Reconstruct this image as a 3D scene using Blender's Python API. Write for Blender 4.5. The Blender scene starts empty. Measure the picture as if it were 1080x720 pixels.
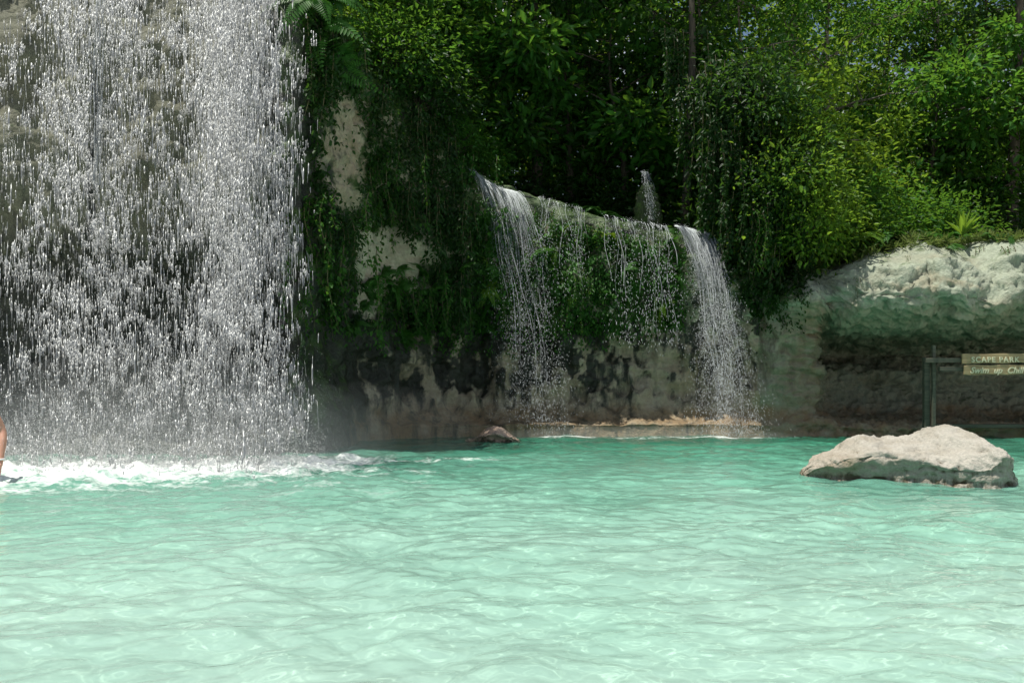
import bpy, math, random
import numpy as np
from mathutils import Vector

rng = np.random.default_rng(7)
random.seed(7)
SC = bpy.context.scene
COL = SC.collection

# ------------------------------------------------------------------ camera facts (metres, camera at the origin looking +Y)
F = 899.0
HZ = 395.0
CAMZ = 1.2
def W(px, py, d):
    return np.array([(px - 540.0) / F * d, d, CAMZ + (HZ - py) / F * d])
def X_(px, d): return (px - 540.0) / F * d
def Z_(py, d): return CAMZ + (HZ - py) / F * d

# ------------------------------------------------------------------ noise
_perm = np.random.default_rng(3).permutation(4096)
_grad = np.random.default_rng(4).normal(size=(4096, 3))
_grad /= np.linalg.norm(_grad, axis=1)[:, None]
def _h(i, j, k):
    return _perm[(_perm[(_perm[i & 4095] + j) & 4095] + k) & 4095]
def perlin(p):
    p = np.asarray(p, float)
    i = np.floor(p).astype(np.int64); f = p - i
    u = f * f * f * (f * (f * 6 - 15) + 10)
    out = np.zeros(len(p))
    for dx in (0, 1):
        wx = u[:, 0] if dx else 1 - u[:, 0]
        for dy in (0, 1):
            wy = u[:, 1] if dy else 1 - u[:, 1]
            for dz in (0, 1):
                wz = u[:, 2] if dz else 1 - u[:, 2]
                g = _grad[_h(i[:, 0] + dx, i[:, 1] + dy, i[:, 2] + dz)]
                d = g[:, 0] * (f[:, 0] - dx) + g[:, 1] * (f[:, 1] - dy) + g[:, 2] * (f[:, 2] - dz)
                out += wx * wy * wz * d
    return out * 1.5
def fbm(p, octv=4, gain=0.5, lac=2.03):
    p = np.asarray(p, float); s = np.zeros(len(p)); a = 1.0
    for k in range(octv):
        s += a * perlin(p + 17.3 * k); a *= gain; p = p * lac
    return s
def ridged(p, octv=4, gain=0.5):
    p = np.asarray(p, float); s = np.zeros(len(p)); a = 1.0
    for k in range(octv):
        s += a * (1 - np.abs(perlin(p + 9.1 * k)) * 2); a *= gain; p = p * 2.1
    return s
def sstep(a, b, x):
    t = np.clip((x - a) / (b - a), 0, 1); return t * t * (3 - 2 * t)

# ------------------------------------------------------------------ mesh helpers
def np_mesh(name, verts, faces, mat=None, smooth=True, fattr=None, vcol=None):
    """verts (N,3); faces (M,3) or (M,4) array, or list of such arrays"""
    verts = np.asarray(verts, np.float32)
    fl = faces if isinstance(faces, list) else [faces]
    fl = [np.asarray(f, np.int32) for f in fl if len(f)]
    me = bpy.data.meshes.new(name)
    me.vertices.add(len(verts)); me.vertices.foreach_set('co', verts.ravel())
    idx = np.concatenate([f.ravel() for f in fl])
    tot = np.concatenate([np.full(len(f), f.shape[1], np.int32) for f in fl])
    st = np.concatenate([[0], np.cumsum(tot)[:-1]]).astype(np.int32)
    me.loops.add(len(idx)); me.loops.foreach_set('vertex_index', idx)
    me.polygons.add(len(tot)); me.polygons.foreach_set('loop_start', st); me.polygons.foreach_set('loop_total', tot)
    me.update(calc_edges=True)
    if smooth:
        me.polygons.foreach_set('use_smooth', np.ones(len(tot), bool))
    if fattr is not None:
        a = me.attributes.new('tint', 'FLOAT', 'FACE'); a.data.foreach_set('value', np.asarray(fattr, np.float32))
    if vcol:
        for k, v in vcol.items():
            a = me.attributes.new(k, 'FLOAT', 'POINT'); a.data.foreach_set('value', np.asarray(v, np.float32))
    if mat is not None:
        me.materials.append(mat)
    me.validate()
    return me
def link(name, data, parent=None, loc=None):
    o = bpy.data.objects.new(name, data); COL.objects.link(o)
    if parent is not None: o.parent = parent
    if loc is not None: o.location = [float(v) for v in loc]
    return o
def tag(o, label=None, cat=None, group=None, kind=None):
    if label: o['label'] = label
    if cat: o['category'] = cat
    if group: o['group'] = group
    if kind: o['kind'] = kind
    return o
def empty(name, loc=(0, 0, 0)):
    return link(name, None, None, loc)
def copy_tree(root, loc, rz=0.0, sc=1.0, tilt=(0, 0)):
    r = root.copy(); COL.objects.link(r)
    r.location = [float(v) for v in loc]; r.rotation_euler = (tilt[0], tilt[1], rz); r.scale = (sc, sc, sc)
    for ch in list(root.children):
        c = ch.copy(); COL.objects.link(c); c.parent = r
    return r

class MB:
    def __init__(s): s.v = []; s.f = []; s.n = 0; s.t = []
    def add(s, v, f, t=0.5):
        v = np.asarray(v, float); f = np.asarray(f, int)
        s.v.append(v); s.f.append(f + s.n); s.n += len(v); s.t.append(np.full(len(f), t) if np.isscalar(t) else t)
    def tube(s, pts, rad, sides=6, t=0.5, cap=True):
        pts = np.asarray(pts, float); n = len(pts)
        rad = np.full(n, rad) if np.isscalar(rad) else np.asarray(rad, float)
        tan = np.gradient(pts, axis=0); tan /= np.linalg.norm(tan, axis=1)[:, None] + 1e-9
        ref = np.array([0.31, 0.95, 0.05]) if abs(tan[0][2]) > .5 else np.array([0.1, 0.05, 1.0])
        a = np.cross(tan, ref); a /= np.linalg.norm(a, axis=1)[:, None] + 1e-9
        b = np.cross(tan, a)
        th = np.arange(sides) / sides * 2 * np.pi
        v = pts[:, None, :] + rad[:, None, None] * (np.cos(th)[None, :, None] * a[:, None, :] + np.sin(th)[None, :, None] * b[:, None, :])
        q = []
        for i in range(n - 1):
            for j in range(sides):
                k = (j + 1) % sides
                q.append((i * sides + j, i * sides + k, (i + 1) * sides + k, (i + 1) * sides + j))
        s.add(v.reshape(-1, 3), q, t)
        if cap and sides == 4:
            s.add(v[0], [(3, 2, 1, 0)], t); s.add(v[-1], [(0, 1, 2, 3)], t)
    def box(s, c, d, rz=0.0):
        x, y, z = np.array(d) / 2
        v = np.array([(-x, -y, -z), (x, -y, -z), (x, y, -z), (-x, y, -z), (-x, -y, z), (x, -y, z), (x, y, z), (-x, y, z)])
        R = np.array([[math.cos(rz), -math.sin(rz), 0], [math.sin(rz), math.cos(rz), 0], [0, 0, 1]])
        s.add(v @ R.T + np.array(c), [(0, 3, 2, 1), (4, 5, 6, 7), (0, 1, 5, 4), (1, 2, 6, 5), (2, 3, 7, 6), (3, 0, 4, 7)])
    def mesh(s, name, mat, smooth=True):
        v = np.concatenate(s.v); f4 = [f for f in s.f if f.shape[1] == 4]; f3 = [f for f in s.f if f.shape[1] == 3]
        t4 = [t for f, t in zip(s.f, s.t) if f.shape[1] == 4]; t3 = [t for f, t in zip(s.f, s.t) if f.shape[1] == 3]
        fl = ([np.concatenate(f4)] if f4 else []) + ([np.concatenate(f3)] if f3 else [])
        return np_mesh(name, v, fl, mat, smooth, np.concatenate(t4 + t3))

def nrm(a): return a / (np.linalg.norm(a, axis=-1, keepdims=True) + 1e-9)
def leaves(c, axis, nor, L, Wd, tint, fold=0.22, droop=0.12):
    """arrays -> verts, quads, tint : a six-vertex leaf folded along its midrib"""
    axis = nrm(axis); nor = nrm(nor - axis * np.sum(axis * nor, 1, keepdims=True)); side = np.cross(axis, nor)
    L = L[:, None]; Wd = Wd[:, None]
    up = nor * Wd * fold
    v = np.stack([c,
                  c + axis * L * .30 - side * Wd * .46 + up,
                  c + axis * L * .68 - side * Wd * .38 + up - nor * L * droop * .4,
                  c + axis * L - nor * L * droop,
                  c + axis * L * .68 + side * Wd * .38 + up - nor * L * droop * .4,
                  c + axis * L * .30 + side * Wd * .46 + up], 1)
    n = len(c); b = np.arange(n)[:, None] * 6
    q = np.concatenate([b + np.array([[0, 1, 2, 3]]), b + np.array([[0, 3, 4, 5]])], 0)
    return v.reshape(-1, 3), q, np.concatenate([tint, tint])
def rand_dir(n): return nrm(rng.normal(size=(n, 3)))

# ------------------------------------------------------------------ materials
def newmat(name):
    m = bpy.data.materials.new(name); m.use_nodes = True
    nt = m.node_tree
    for n in list(nt.nodes): nt.nodes.remove(n)
    out = nt.nodes.new('ShaderNodeOutputMaterial')
    return m, nt, out
def N(nt, kind, **kw):
    n = nt.nodes.new(kind)
    for k, v in kw.items():
        if k.startswith('i_'):
            n.inputs[k[2:].replace('_', ' ')].default_value = v
        else: setattr(n, k, v)
    return n
def ramp(nt, stops):
    r = nt.nodes.new('ShaderNodeValToRGB'); e = r.color_ramp.elements
    while len(e) < len(stops): e.new(0.5)
    for k, (p, c) in enumerate(stops):
        e[k].position = p; e[k].color = (*c, 1)
    return r
def mixc(nt, fac, a, b):
    m = nt.nodes.new('ShaderNodeMix'); m.data_type = 'RGBA'
    for sock, val in ((m.inputs[0], fac), (m.inputs[6], a), (m.inputs[7], b)):
        if hasattr(val, 'is_linked'): nt.links.new(val, sock)
        elif isinstance(val, tuple): sock.default_value = (*val, 1)
        else: sock.default_value = val
    return m.outputs[2]
def math_(nt, op, a, b=None, c=None):
    m = nt.nodes.new('ShaderNodeMath'); m.operation = op
    for k, v in enumerate((a, b, c)):
        if v is None: continue
        if hasattr(v, 'is_linked'): nt.links.new(v, m.inputs[k])
        else: m.inputs[k].default_value = v
    return m.outputs[0]
def mapr(nt, v, a, b, c=0.0, d=1.0):
    m = nt.nodes.new('ShaderNodeMapRange'); nt.links.new(v, m.inputs[0])
    for k, x in enumerate((a, b, c, d)): m.inputs[k + 1].default_value = x
    return m.outputs[0]

def leaf_mat(name, dark, light, trans, tw=0.45, rough=0.38):
    m, nt, out = newmat(name)
    at = N(nt, 'ShaderNodeAttribute', attribute_name='tint')
    oi = N(nt, 'ShaderNodeObjectInfo')
    r = ramp(nt, [(0.0, dark), (0.75, light), (1.0, tuple(min(1, x * 1.5) for x in light))])
    f = math_(nt, 'ADD', at.outputs['Fac'], mapr(nt, oi.outputs['Random'], 0, 1, -.12, .12))
    nt.links.new(f, r.inputs[0])
    p = N(nt, 'ShaderNodeBsdfPrincipled'); p.inputs['Roughness'].default_value = rough
    p.inputs['Specular IOR Level'].default_value = 0.24
    nt.links.new(r.outputs[0], p.inputs['Base Color'])
    t = N(nt, 'ShaderNodeBsdfTranslucent')
    nt.links.new(mixc(nt, .35, r.outputs[0], trans), t.inputs['Color'])
    mx = N(nt, 'ShaderNodeMixShader'); mx.inputs[0].default_value = tw
    nt.links.new(p.outputs[0], mx.inputs[1]); nt.links.new(t.outputs[0], mx.inputs[2])
    nt.links.new(mx.outputs[0], out.inputs['Surface'])
    return m
M_leaf_dark = leaf_mat('leaf_dark', (.007, .026, .006), (.022, .070, .014), (.20, .42, .03), .42, .44)  # shade of less lit trees is part of this leaf colour
M_leaf_mid = leaf_mat('leaf_mid', (.009, .038, .005), (.036, .135, .018), (.34, .62, .05), .48, .44)
M_leaf_bright = leaf_mat('leaf_bright', (.032, .085, .008), (.11, .22, .024), (.50, .70, .05), .5)
M_fern = leaf_mat('fern_green', (.016, .062, .009), (.055, .17, .026), (.20, .46, .04), .42, .45)
M_grass = leaf_mat('grass_green', (.05, .09, .02), (.16, .20, .06), (.30, .42, .08), .4, .5)

def bark_mat(name, a, b):
    m, nt, out = newmat(name)
    tc = N(nt, 'ShaderNodeTexCoord'); mp = N(nt, 'ShaderNodeMapping'); mp.inputs['Scale'].default_value = (9, 9, 1.6)
    nt.links.new(tc.outputs['Object'], mp.inputs[0])
    n = N(nt, 'ShaderNodeTexNoise'); n.inputs['Scale'].default_value = 2.2; n.inputs['Detail'].default_value = 6
    nt.links.new(mp.outputs[0], n.inputs[0])
    r = ramp(nt, [(.3, a), (.7, b)]); nt.links.new(n.outputs[0], r.inputs[0])
    p = N(nt, 'ShaderNodeBsdfPrincipled'); p.inputs['Roughness'].default_value = .85
    nt.links.new(r.outputs[0], p.inputs['Base Color'])
    bp = N(nt, 'ShaderNodeBump'); bp.inputs['Strength'].default_value = .6; bp.inputs['Distance'].default_value = .02
    nt.links.new(n.outputs[0], bp.inputs['Height']); nt.links.new(bp.outputs[0], p.inputs['Normal'])
    nt.links.new(p.outputs[0], out.inputs[0])
    return m
M_bark = bark_mat('bark_grey', (.05, .045, .035), (.20, .18, .13))
M_bark_dark = bark_mat('bark_dark', (.022, .019, .013), (.075, .065, .045))
M_stem = bark_mat('vine_stem', (.05, .05, .025), (.16, .14, .07))

def rock_mat(name, pale, warm, dark, scale=1.0, wetgloss=True):
    """limestone: pale body, warm patches, dark algae plus painted shade, mossy green, tan"""
    m, nt, out = newmat(name)
    tc = N(nt, 'ShaderNodeTexCoord')
    def noise(sc, det=8, rough=.6, stretch=None):
        n = N(nt, 'ShaderNodeTexNoise'); n.inputs['Scale'].default_value = sc * scale
        n.inputs['Detail'].default_value = det; n.inputs['Roughness'].default_value = rough
        if stretch:
            mp = N(nt, 'ShaderNodeMapping'); mp.inputs['Scale'].default_value = stretch
            nt.links.new(tc.outputs['Object'], mp.inputs[0]); nt.links.new(mp.outputs[0], n.inputs[0])
        else: nt.links.new(tc.outputs['Object'], n.inputs[0])
        return n.outputs[0]
    n1 = noise(.9); n2 = noise(3.3); n3 = noise(14, 6, .65); ns = noise(2.6, 12, .68, (2.2, 2.2, .5)); nst = noise(1.6, 6, .6, (.5, .5, 3.2))
    base = ramp(nt, [(.30, warm), (.52, pale), (.75, tuple(min(.8, c * 1.12) for c in pale))])
    nt.links.new(math_(nt, 'ADD', math_(nt, 'MULTIPLY', n1, .55), math_(nt, 'MULTIPLY', nst, .45)), base.inputs[0])
    fine = mixc(nt, mapr(nt, n3, .30, .62), tuple(c * .45 for c in pale), base.outputs[0])
    col = mixc(nt, .55, base.outputs[0], fine)
    def attr(k):
        a = N(nt, 'ShaderNodeAttribute', attribute_name=k); return a.outputs['Fac']
    tanf = math_(nt, 'MULTIPLY', attr('tan'), mapr(nt, n2, .3, .6, .5, 1))
    col = mixc(nt, tanf, col, mixc(nt, n3, (.17, .115, .06), (.30, .215, .12)))
    wet_shade = attr('wet_shade')
    stain_shade = mapr(nt, math_(nt, 'ADD', wet_shade, math_(nt, 'MULTIPLY', math_(nt, 'SUBTRACT', ns, .5), 1.9)), .36, .76)
    col = mixc(nt, stain_shade, col, mixc(nt, n2, dark, tuple(c * 2.2 for c in dark)))
    moss_shade = mapr(nt, math_(nt, 'ADD', attr('moss_shade'), math_(nt, 'MULTIPLY', math_(nt, 'SUBTRACT', n2, .5), 1.6)), .45, .75)
    col = mixc(nt, moss_shade, col, mixc(nt, n3, (.012, .03, .006), (.07, .13, .025)))
    p = N(nt, 'ShaderNodeBsdfPrincipled'); nt.links.new(col, p.inputs['Base Color'])
    if wetgloss:
        nt.links.new(mapr(nt, stain_shade, 0, 1, .85, .42), p.inputs['Roughness'])
    else: p.inputs['Roughness'].default_value = .85
    h = math_(nt, 'ADD', math_(nt, 'MULTIPLY', n2, .6), math_(nt, 'MULTIPLY', n3, .4))
    bp = N(nt, 'ShaderNodeBump'); bp.inputs['Strength'].default_value = 1.0; bp.inputs['Distance'].default_value = .11 / scale
    nt.links.new(h, bp.inputs['Height']); nt.links.new(bp.outputs[0], p.inputs['Normal'])
    nt.links.new(p.outputs[0], out.inputs[0])
    return m
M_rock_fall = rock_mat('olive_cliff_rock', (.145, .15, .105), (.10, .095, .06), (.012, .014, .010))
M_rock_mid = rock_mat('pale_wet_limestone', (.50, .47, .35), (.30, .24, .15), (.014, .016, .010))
M_rock_cave = rock_mat('bounce_mint_limestone', (.33, .37, .28), (.25, .23, .155), (.085, .072, .048))  # mint cast of the pool's bounced light is in this base colour
M_boulder = rock_mat('boulder_limestone', (.42, .40, .345), (.26, .225, .165), (.06, .05, .03), 2.4, False)

M_dark_rock = rock_mat('dark_mossy_rock', (.045, .055, .03), (.03, .035, .018), (.012, .016, .008), 2.0)
M_small_rock = rock_mat('tan_rock', (.48, .36, .29), (.34, .24, .18), (.05, .04, .025), 2.4, False)

# ------------------------------------------------------------------ shore cliff sheet
def up(b): return b
L_prof = [(.5, -1.2), (.2, 0), (.1, .25), (-.6, .4), (-1.1, 1.0), (-1.2, 1.8), (-.8, 2.6), (-.2, 3.3), (.1, 4.0), (.12, 4.8), (.08, 5.6), (0, 6.5), (-.15, 7.1), (-.5, 7.5), (-1.4, 7.7), (-3.2, 7.9)]
C_prof = [(.4, -1.2), (.15, 0), (.1, .3), (0, .5), (-.1, 1), (-.1, 1.8), (0, 2.6), (.1, 3.2), (.15, 4), (.1, 4.6), (.1, 5.2), (.1, 5.9), (.1, 6.6), (-.2, 7.2), (-1, 7.5), (-3, 7.7)]
C2_prof = [(.4, -1.2), (.15, 0), (.1, .3), (0, .5), (-.1, 1), (-.1, 1.8), (0, 2.6), (.05, 3.2), (.10, 3.9), (.28, 4.4), (.36, 5.0), (.30, 5.6), (.0, 6.2), (-.3, 6.8), (-1, 7.1), (-3, 7.3)]
def M_prof(zl, b=1.0):
    z9 = 2.7 + (zl - 2.7) * np.array([.25, .5, .78])
    return [(.9, -1.2), (.6, 0), (.55, .28), (.2, .42), (-.2 * b, .9), (-.3 * b, 1.4), (-.2 * b, 1.9), (.05, 2.3), (.30, 2.7), (.38, z9[0]), (.32, z9[1]), (.22, z9[2]), (.12, zl - .1), (-.05, zl), (-1, zl + .05), (-3, zl + .2)]
R_pillar = [(.6, -1.2), (.35, 0), (.3, .25), (.1, .4), (0, .8), (0, 1.2), (.05, 1.6), (.1, 2.0), (.2, 2.2), (.5, 2.42), (.75, 2.60), (.5, 2.85), (.15, 3.1), (-.2, 3.25), (-1, 3.4), (-3, 3.6)]
def R_cave(zt, d=2.9):
    return [(.6, -1.2), (.45, 0), (.4, .2), (-.2, .22), (-d * .5, .32), (-d * .66, .8), (-d * .72, 1.25), (-d, 1.62), (-d * .8, 1.86), (-d * .3, 2.02), (.2, 2.15), (.95, 2.40), (1.3, 2.66), (.85, .55 * zt + .45 * 2.66), (.05, zt), (-.8, zt + .15), (-3, zt + .35)]
KEYS = [
    (-16, 12.2, 0.1, -1, L_prof), (-10, 12.7, 0, -1, L_prof), (-7.5, 12.9, 0, -1, L_prof), (-5, 12.9, 0, -1, L_prof), (-3.75, 12.95, .05, -1, L_prof),
    (-3.2, 13.15, .6, -.8, C_prof), (-2.95, 14.0, .95, -.3, C_prof), (-2.85, 14.7, .95, -.3, C2_prof), (-2.6, 15.6, .9, -.45, C_prof),
    (-2.1, 16.4, .6, -.8, M_prof(6.6, .3)), (-1.4, 16.85, .25, -.97, M_prof(6.0)), (-.7, 17.0, .1, -1, M_prof(5.25)), (.2, 17.1, .05, -1, M_prof(4.88)),
    (1.9, 17.2, 0, -1, M_prof(4.42)), (3.4, 17.2, 0, -1, M_prof(4.1)), (4.4, 17.15, -.05, -1, M_prof(3.6, .5)),
    (5.2, 17.0, -.05, -1, R_pillar), (6.0, 16.95, 0, -1, R_pillar), (6.5, 16.95, 0, -1, R_cave(3.45, 2.0)), (7.0, 16.9, 0, -1, R_cave(3.68)),
    (8.0, 16.9, 0, -1, R_cave(3.75)), (9.3, 16.8, 0, -1, R_cave(3.8, 2.4)), (11, 16.6, 0, -1, R_cave(3.85)), (14, 16.0, -.1, -1, R_cave(3.9, 2)), (20, 14.5, -.2, -1, R_cave(4.2, 1.5)),
]
SEG_N = [16, 8, 8, 16, 18, 22, 20, 22, 18, 20, 20, 16, 16, 16, 12, 8, 10, 8, 8]
def build_cliff():
    nk = len(KEYS); K = 16
    segn = [18, 8, 8, 14, 16, 20, 22, 20, 18, 20, 20, 18, 14, 12, 10]
    ts = np.concatenate([np.linspace(i, i + 1, n, endpoint=False) for i, n in enumerate(segn)] + [[K - 1]])
    def catmull(P, t):
        i = np.clip(np.floor(t).astype(int), 0, len(P) - 2); f = (t - i)[:, None]
        p0 = P[np.clip(i - 1, 0, None)]; p1 = P[i]; p2 = P[i + 1]; p3 = P[np.clip(i + 2, None, len(P) - 1)]
        m1 = (p2 - p0) * .4; m2 = (p3 - p1) * .4
        return (2 * f**3 - 3 * f**2 + 1) * p1 + (f**3 - 2 * f**2 + f) * m1 + (-2 * f**3 + 3 * f**2) * p2 + (f**3 - f**2) * m2
    profs = np.stack([catmull(np.array(k[4], float), ts) for k in KEYS])      # nk, nv, 2
    base = np.array([k[:2] for k in KEYS]); nn = nrm(np.array([k[2:4] for k in KEYS], float))
    d = np.concatenate([[0], np.cumsum(np.linalg.norm(np.diff(base, axis=0), axis=1))])
    step = .045
    u = []
    for a, b, k in zip(d[:-1], d[1:], KEYS):
        s = .16 if (k[0] < -8 or k[0] > 10.5) else step
        u += list(np.linspace(a, b, max(2, int((b - a) / s)), endpoint=False))
    u = np.array(u + [d[-1]])
    def itp(A):
        A2 = A.reshape(nk, -1)
        R = np.stack([np.interp(u, d, A2[:, j]) for j in range(A2.shape[1])], 1)
        # smooth along u
        ker = np.exp(-np.linspace(-2, 2, 13) ** 2); ker /= ker.sum()
        Rp = np.pad(R, ((6, 6), (0, 0)), mode='edge')
        R = sum(ker[i] * Rp[i:i + len(R)] for i in range(13))
        return R.reshape((len(u),) + A.shape[1:])
    b2 = itp(base); n2 = nrm(itp(nn)); pr = itp(profs)
    P = np.zeros((len(u), len(ts), 3))
    P[..., 0] = b2[:, None, 0] + n2[:, None, 0] * pr[..., 0]
    P[..., 1] = b2[:, None, 1] + n2[:, None, 1] * pr[..., 0]
    P[..., 2] = pr[..., 1]
    lipw = sstep(5.8, 6.6, P[..., 0]) * sstep(2.15, 2.5, P[..., 2]) * sstep(18.2, 16.8, P[..., 1]); xx = P[..., 0].ravel()
    P[..., 1] -= lipw * (.28 * fbm(np.stack([xx * .8, P[..., 2].ravel() * .5, xx * 0 + 9], 1), 3)).reshape(lipw.shape)
    P[..., 2] += lipw * (.16 * fbm(np.stack([xx * 1.3, xx * 0, xx * 0 + 21], 1), 3)).reshape(lipw.shape)
    wx = sstep(5.6, 6.2, P[..., 0]) * sstep(7.6, 6.8, P[..., 0]) * sstep(16.7, 17.2, P[..., 1]); zz = P[..., 2].ravel()
    P[..., 0] += wx * (.38 * fbm(np.stack([zz * 1.3, zz * 0 + 3.3, zz * 0], 1), 3).reshape(wx.shape) + .10 * (P[..., 2] - 1.1))
    def normals(P):
        du = np.gradient(P, axis=0); dv = np.gradient(P, axis=1)
        return nrm(np.cross(du, dv))
    Nn = normals(P)
    q = P.reshape(-1, 3); x, y, z = q.T
    zone_c = sstep(5.0, 6.0, x); zone_m = sstep(-3.2, -2.4, x) * (1 - zone_c); zone_l = 1 - zone_c - zone_m
    big = fbm(q * np.array([.55, .55, .7]), 3) * (.30 - .12 * zone_c)
    strata = ridged(q * np.array([.5, .5, 2.1]), 3) * .10
    flute = fbm(q * np.array([2.2, 2.2, .55]), 3) * .16
    mid = fbm(q * 2.6, 4) * .12
    fine = ridged(q * 6.5, 3) * .028
    disp = big * (.6 + .4 * zone_l) + strata * (.35 + zone_c * (.45 - .6 * sstep(17.2, 17.8, y)) + zone_m * .2) + flute * (zone_m * (1.1 + 1.0 * sstep(2.6, 2.0, z)) + zone_l * .8) + mid * (1 - .35 * zone_c - .55 * zone_l) + fine * (1 + 2.0 * zone_c) - zone_c * .10 * sstep(.35, .7, fbm(q * np.array([1.6, 1.6, 2.6]) + 40, 4))
    lipm = zone_m * sstep(-.55, -.15, z - np.interp(x, [-3, -1.4, -.7, .2, 1.9, 3.4, 4.6], [7, 6.0, 5.25, 4.88, 4.42, 4.1, 3.5])); disp *= 1 - .6 * lipm
    top = sstep(0, .35, np.tile(ts, len(u)) - 13.0)
    disp *= (1 - .75 * top) * (1 - .85 * zone_m * sstep(.85, .4, z))
    disp -= .1
    Q = P + Nn * disp.reshape(P.shape[:2])[..., None]
    Nn = normals(Q)
    # attributes
    q2 = Q.reshape(-1, 3); x, y, z = q2.T; nz = Nn.reshape(-1, 3)[:, 2]
    px = 540 + F * x / y; py = HZ - F * (z - CAMZ) / y
    wet_shade = np.zeros(len(q2)); moss_shade = np.zeros(len(q2)); tan = np.zeros(len(q2))
    # waterfall cliff: damp streaks, plus the lower alcove's shade painted in
    wet_shade += zone_l * (.34 + .30 * sstep(4.2, 2.6, z))
    wet_shade += zone_m * (.42 + .36 * sstep(.75, 1.15, z + .25 * fbm(q2 * 2.2, 3)) * sstep(4.8, 2.2, z) * (1 - .45 * sstep(.8, 1.8, x))) + .55 * lipm
    wet_shade += .9 * zone_l * np.exp(-((px - (103 - .055 * (py - 60) + 3 * np.sin(py * .06))) / 2.6) ** 2) * sstep(50, 90, py) * sstep(290, 240, py)
    # pale rock patches
    def patch(cx, cy, rx, ry): return np.exp(-(((pxw - cx) / rx) ** 2 + ((pyw - cy) / ry) ** 2) ** 2)
    pale = np.zeros(len(q2))
    pale_w = fbm(q2 * np.array([1.7, 1.7, 1.2]), 4); pxw = px + 16 * fbm(q2 * 2.3 + 31, 3); pyw = py + 20 * fbm(q2 * 2.3 + 77, 3)
    for a in ((363, 155, 20, 58), (405, 275, 38, 42), (440, 268, 32, 20), (385, 320, 18, 24), (655, 355, 5, 32), (690, 395, 22, 34), (612, 385, 4, 28)):
        pale = np.maximum(pale, patch(*a))
    pale = np.clip(pale * (1.05 + 1.1 * fbm(q2 * 3.1, 4)), 0, 1); wet_shade = wet_shade * (1 - pale) - .2 * pale
    band = zone_m * sstep(2.5, 2.1, z) * sstep(.55, .8, z); wet_shade -= band * .50 * sstep(.12, .42, fbm(q2 * np.array([2.4, 2.4, 1.1]) + 7, 5)); wet_shade += band * .20
    wet_shade -= .25 * zone_m * sstep(3.2, 4.6, x) * sstep(2.6, 1.8, z)
    wet_shade += zone_c * (.06 + .12 * sstep(17.3, 18.2, y) + .10 * sstep(2.75, 2.35, z + .25 * fbm(q2 * 1.3, 3)))  # cave depth and lip underside darkened, their shade put into the colour
    wet_shade += zone_l * .22 * sstep(3.6, 2.6, z) + .5 * zone_l * sstep(-4.1, -3.5, x); moss_shade += .35 * zone_l * sstep(-4.0, -3.4, x)  # more painted alcove shade; right end dark and mossy
    moss_shade += zone_m * (.62 * sstep(2.0, 2.9, z)) * (1 - pale)
    moss_shade += zone_l * .16 + zone_c * .10 + .35 * np.clip(nz, 0, 1) * (1 - pale) * (z > .6)
    tan += sstep(.62, .30, z + .15 * fbm(q2 * 2, 2)) * (zone_m + zone_c * .9) + .12 * zone_m + .34 * zone_m * sstep(2.5, 1.6, z)
    tan += zone_c * patch(980, 297, 60, 10) * .5 + .55 * patch(363, 160, 24, 60) + zone_c * (.42 + .4 * sstep(6.6, 6.0, x)) * sstep(2.75, 2.4, z + .25 * fbm(q2 * 1.3, 3))  # pillar and underside tanned in colour to cancel the pool's green bounce
    return Q, Nn, dict(wet_shade=wet_shade, moss_shade=moss_shade, tan=np.clip(tan, 0, 1)), u
CQ, CN, CA, CU = build_cliff()
nu, nv = CQ.shape[:2]
def cliff_part(name, x_from, x_to, mat, label):
    xs = CQ[:, 2, 0]
    # columns are ordered along the shore; split by the base path index
    i0, i1 = x_from, x_to
    V = CQ[i0:i1 + 1].reshape(-1, 3); w = i1 - i0 + 1
    I = np.arange(w * nv).reshape(w, nv)
    f = np.stack([I[:-1, :-1], I[1:, :-1], I[1:, 1:], I[:-1, 1:]], -1).reshape(-1, 4)
    vc = {k: v.reshape(nu, nv)[i0:i1 + 1].ravel() for k, v in CA.items()}
    o = link(name, np_mesh(name, V, f, mat, True, None, vc))
    tag(o, label, 'cliff', kind='structure')
    return o
bx = CQ[:, 18, 0]; by = CQ[:, 18, 1]
iA = int(np.argmax((CQ[:, 60, 0] > -3.3) & (CQ[:, 60, 1] > 12.6) & (CU > 12)))
iB = int(np.argmax((CQ[:, 60, 0] > 4.9)))
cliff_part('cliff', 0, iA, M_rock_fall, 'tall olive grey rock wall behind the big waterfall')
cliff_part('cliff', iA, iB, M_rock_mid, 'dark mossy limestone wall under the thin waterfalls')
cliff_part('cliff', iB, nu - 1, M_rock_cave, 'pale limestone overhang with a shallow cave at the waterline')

# picking on the cliff: nearest visible vertex to an image direction
_fp = CQ.reshape(-1, 3); _fn = CN.reshape(-1, 3)
_pp = np.stack([540 + F * _fp[:, 0] / _fp[:, 1], HZ - F * (_fp[:, 2] - CAMZ) / _fp[:, 1]], 1)
_cell = {}
_ok = (_pp[:, 0] > -60) & (_pp[:, 0] < 1160) & (_pp[:, 1] > -80) & (_pp[:, 1] < 470)
_gx = (_pp[:, 0] // 5).astype(int); _gy = (_pp[:, 1] // 5).astype(int)
for i in np.nonzero(_ok)[0]:
    k = (_gx[i], _gy[i]); j = _cell.get(k)
    if j is None or _fp[i, 1] < _fp[j, 1]: _cell[k] = i
def pick(px, py):
    k = (int(px // 5), int(py // 5))
    for dx, dy in ((0, 0), (1, 0), (-1, 0), (0, 1), (0, -1), (2, 0), (-2, 0), (0, 2), (0, -2), (2, 2), (-2, -2)):
        j = _cell.get((k[0] + dx, k[1] + dy))
        if j is not None: return _fp[j], _fn[j]
    return None
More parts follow.
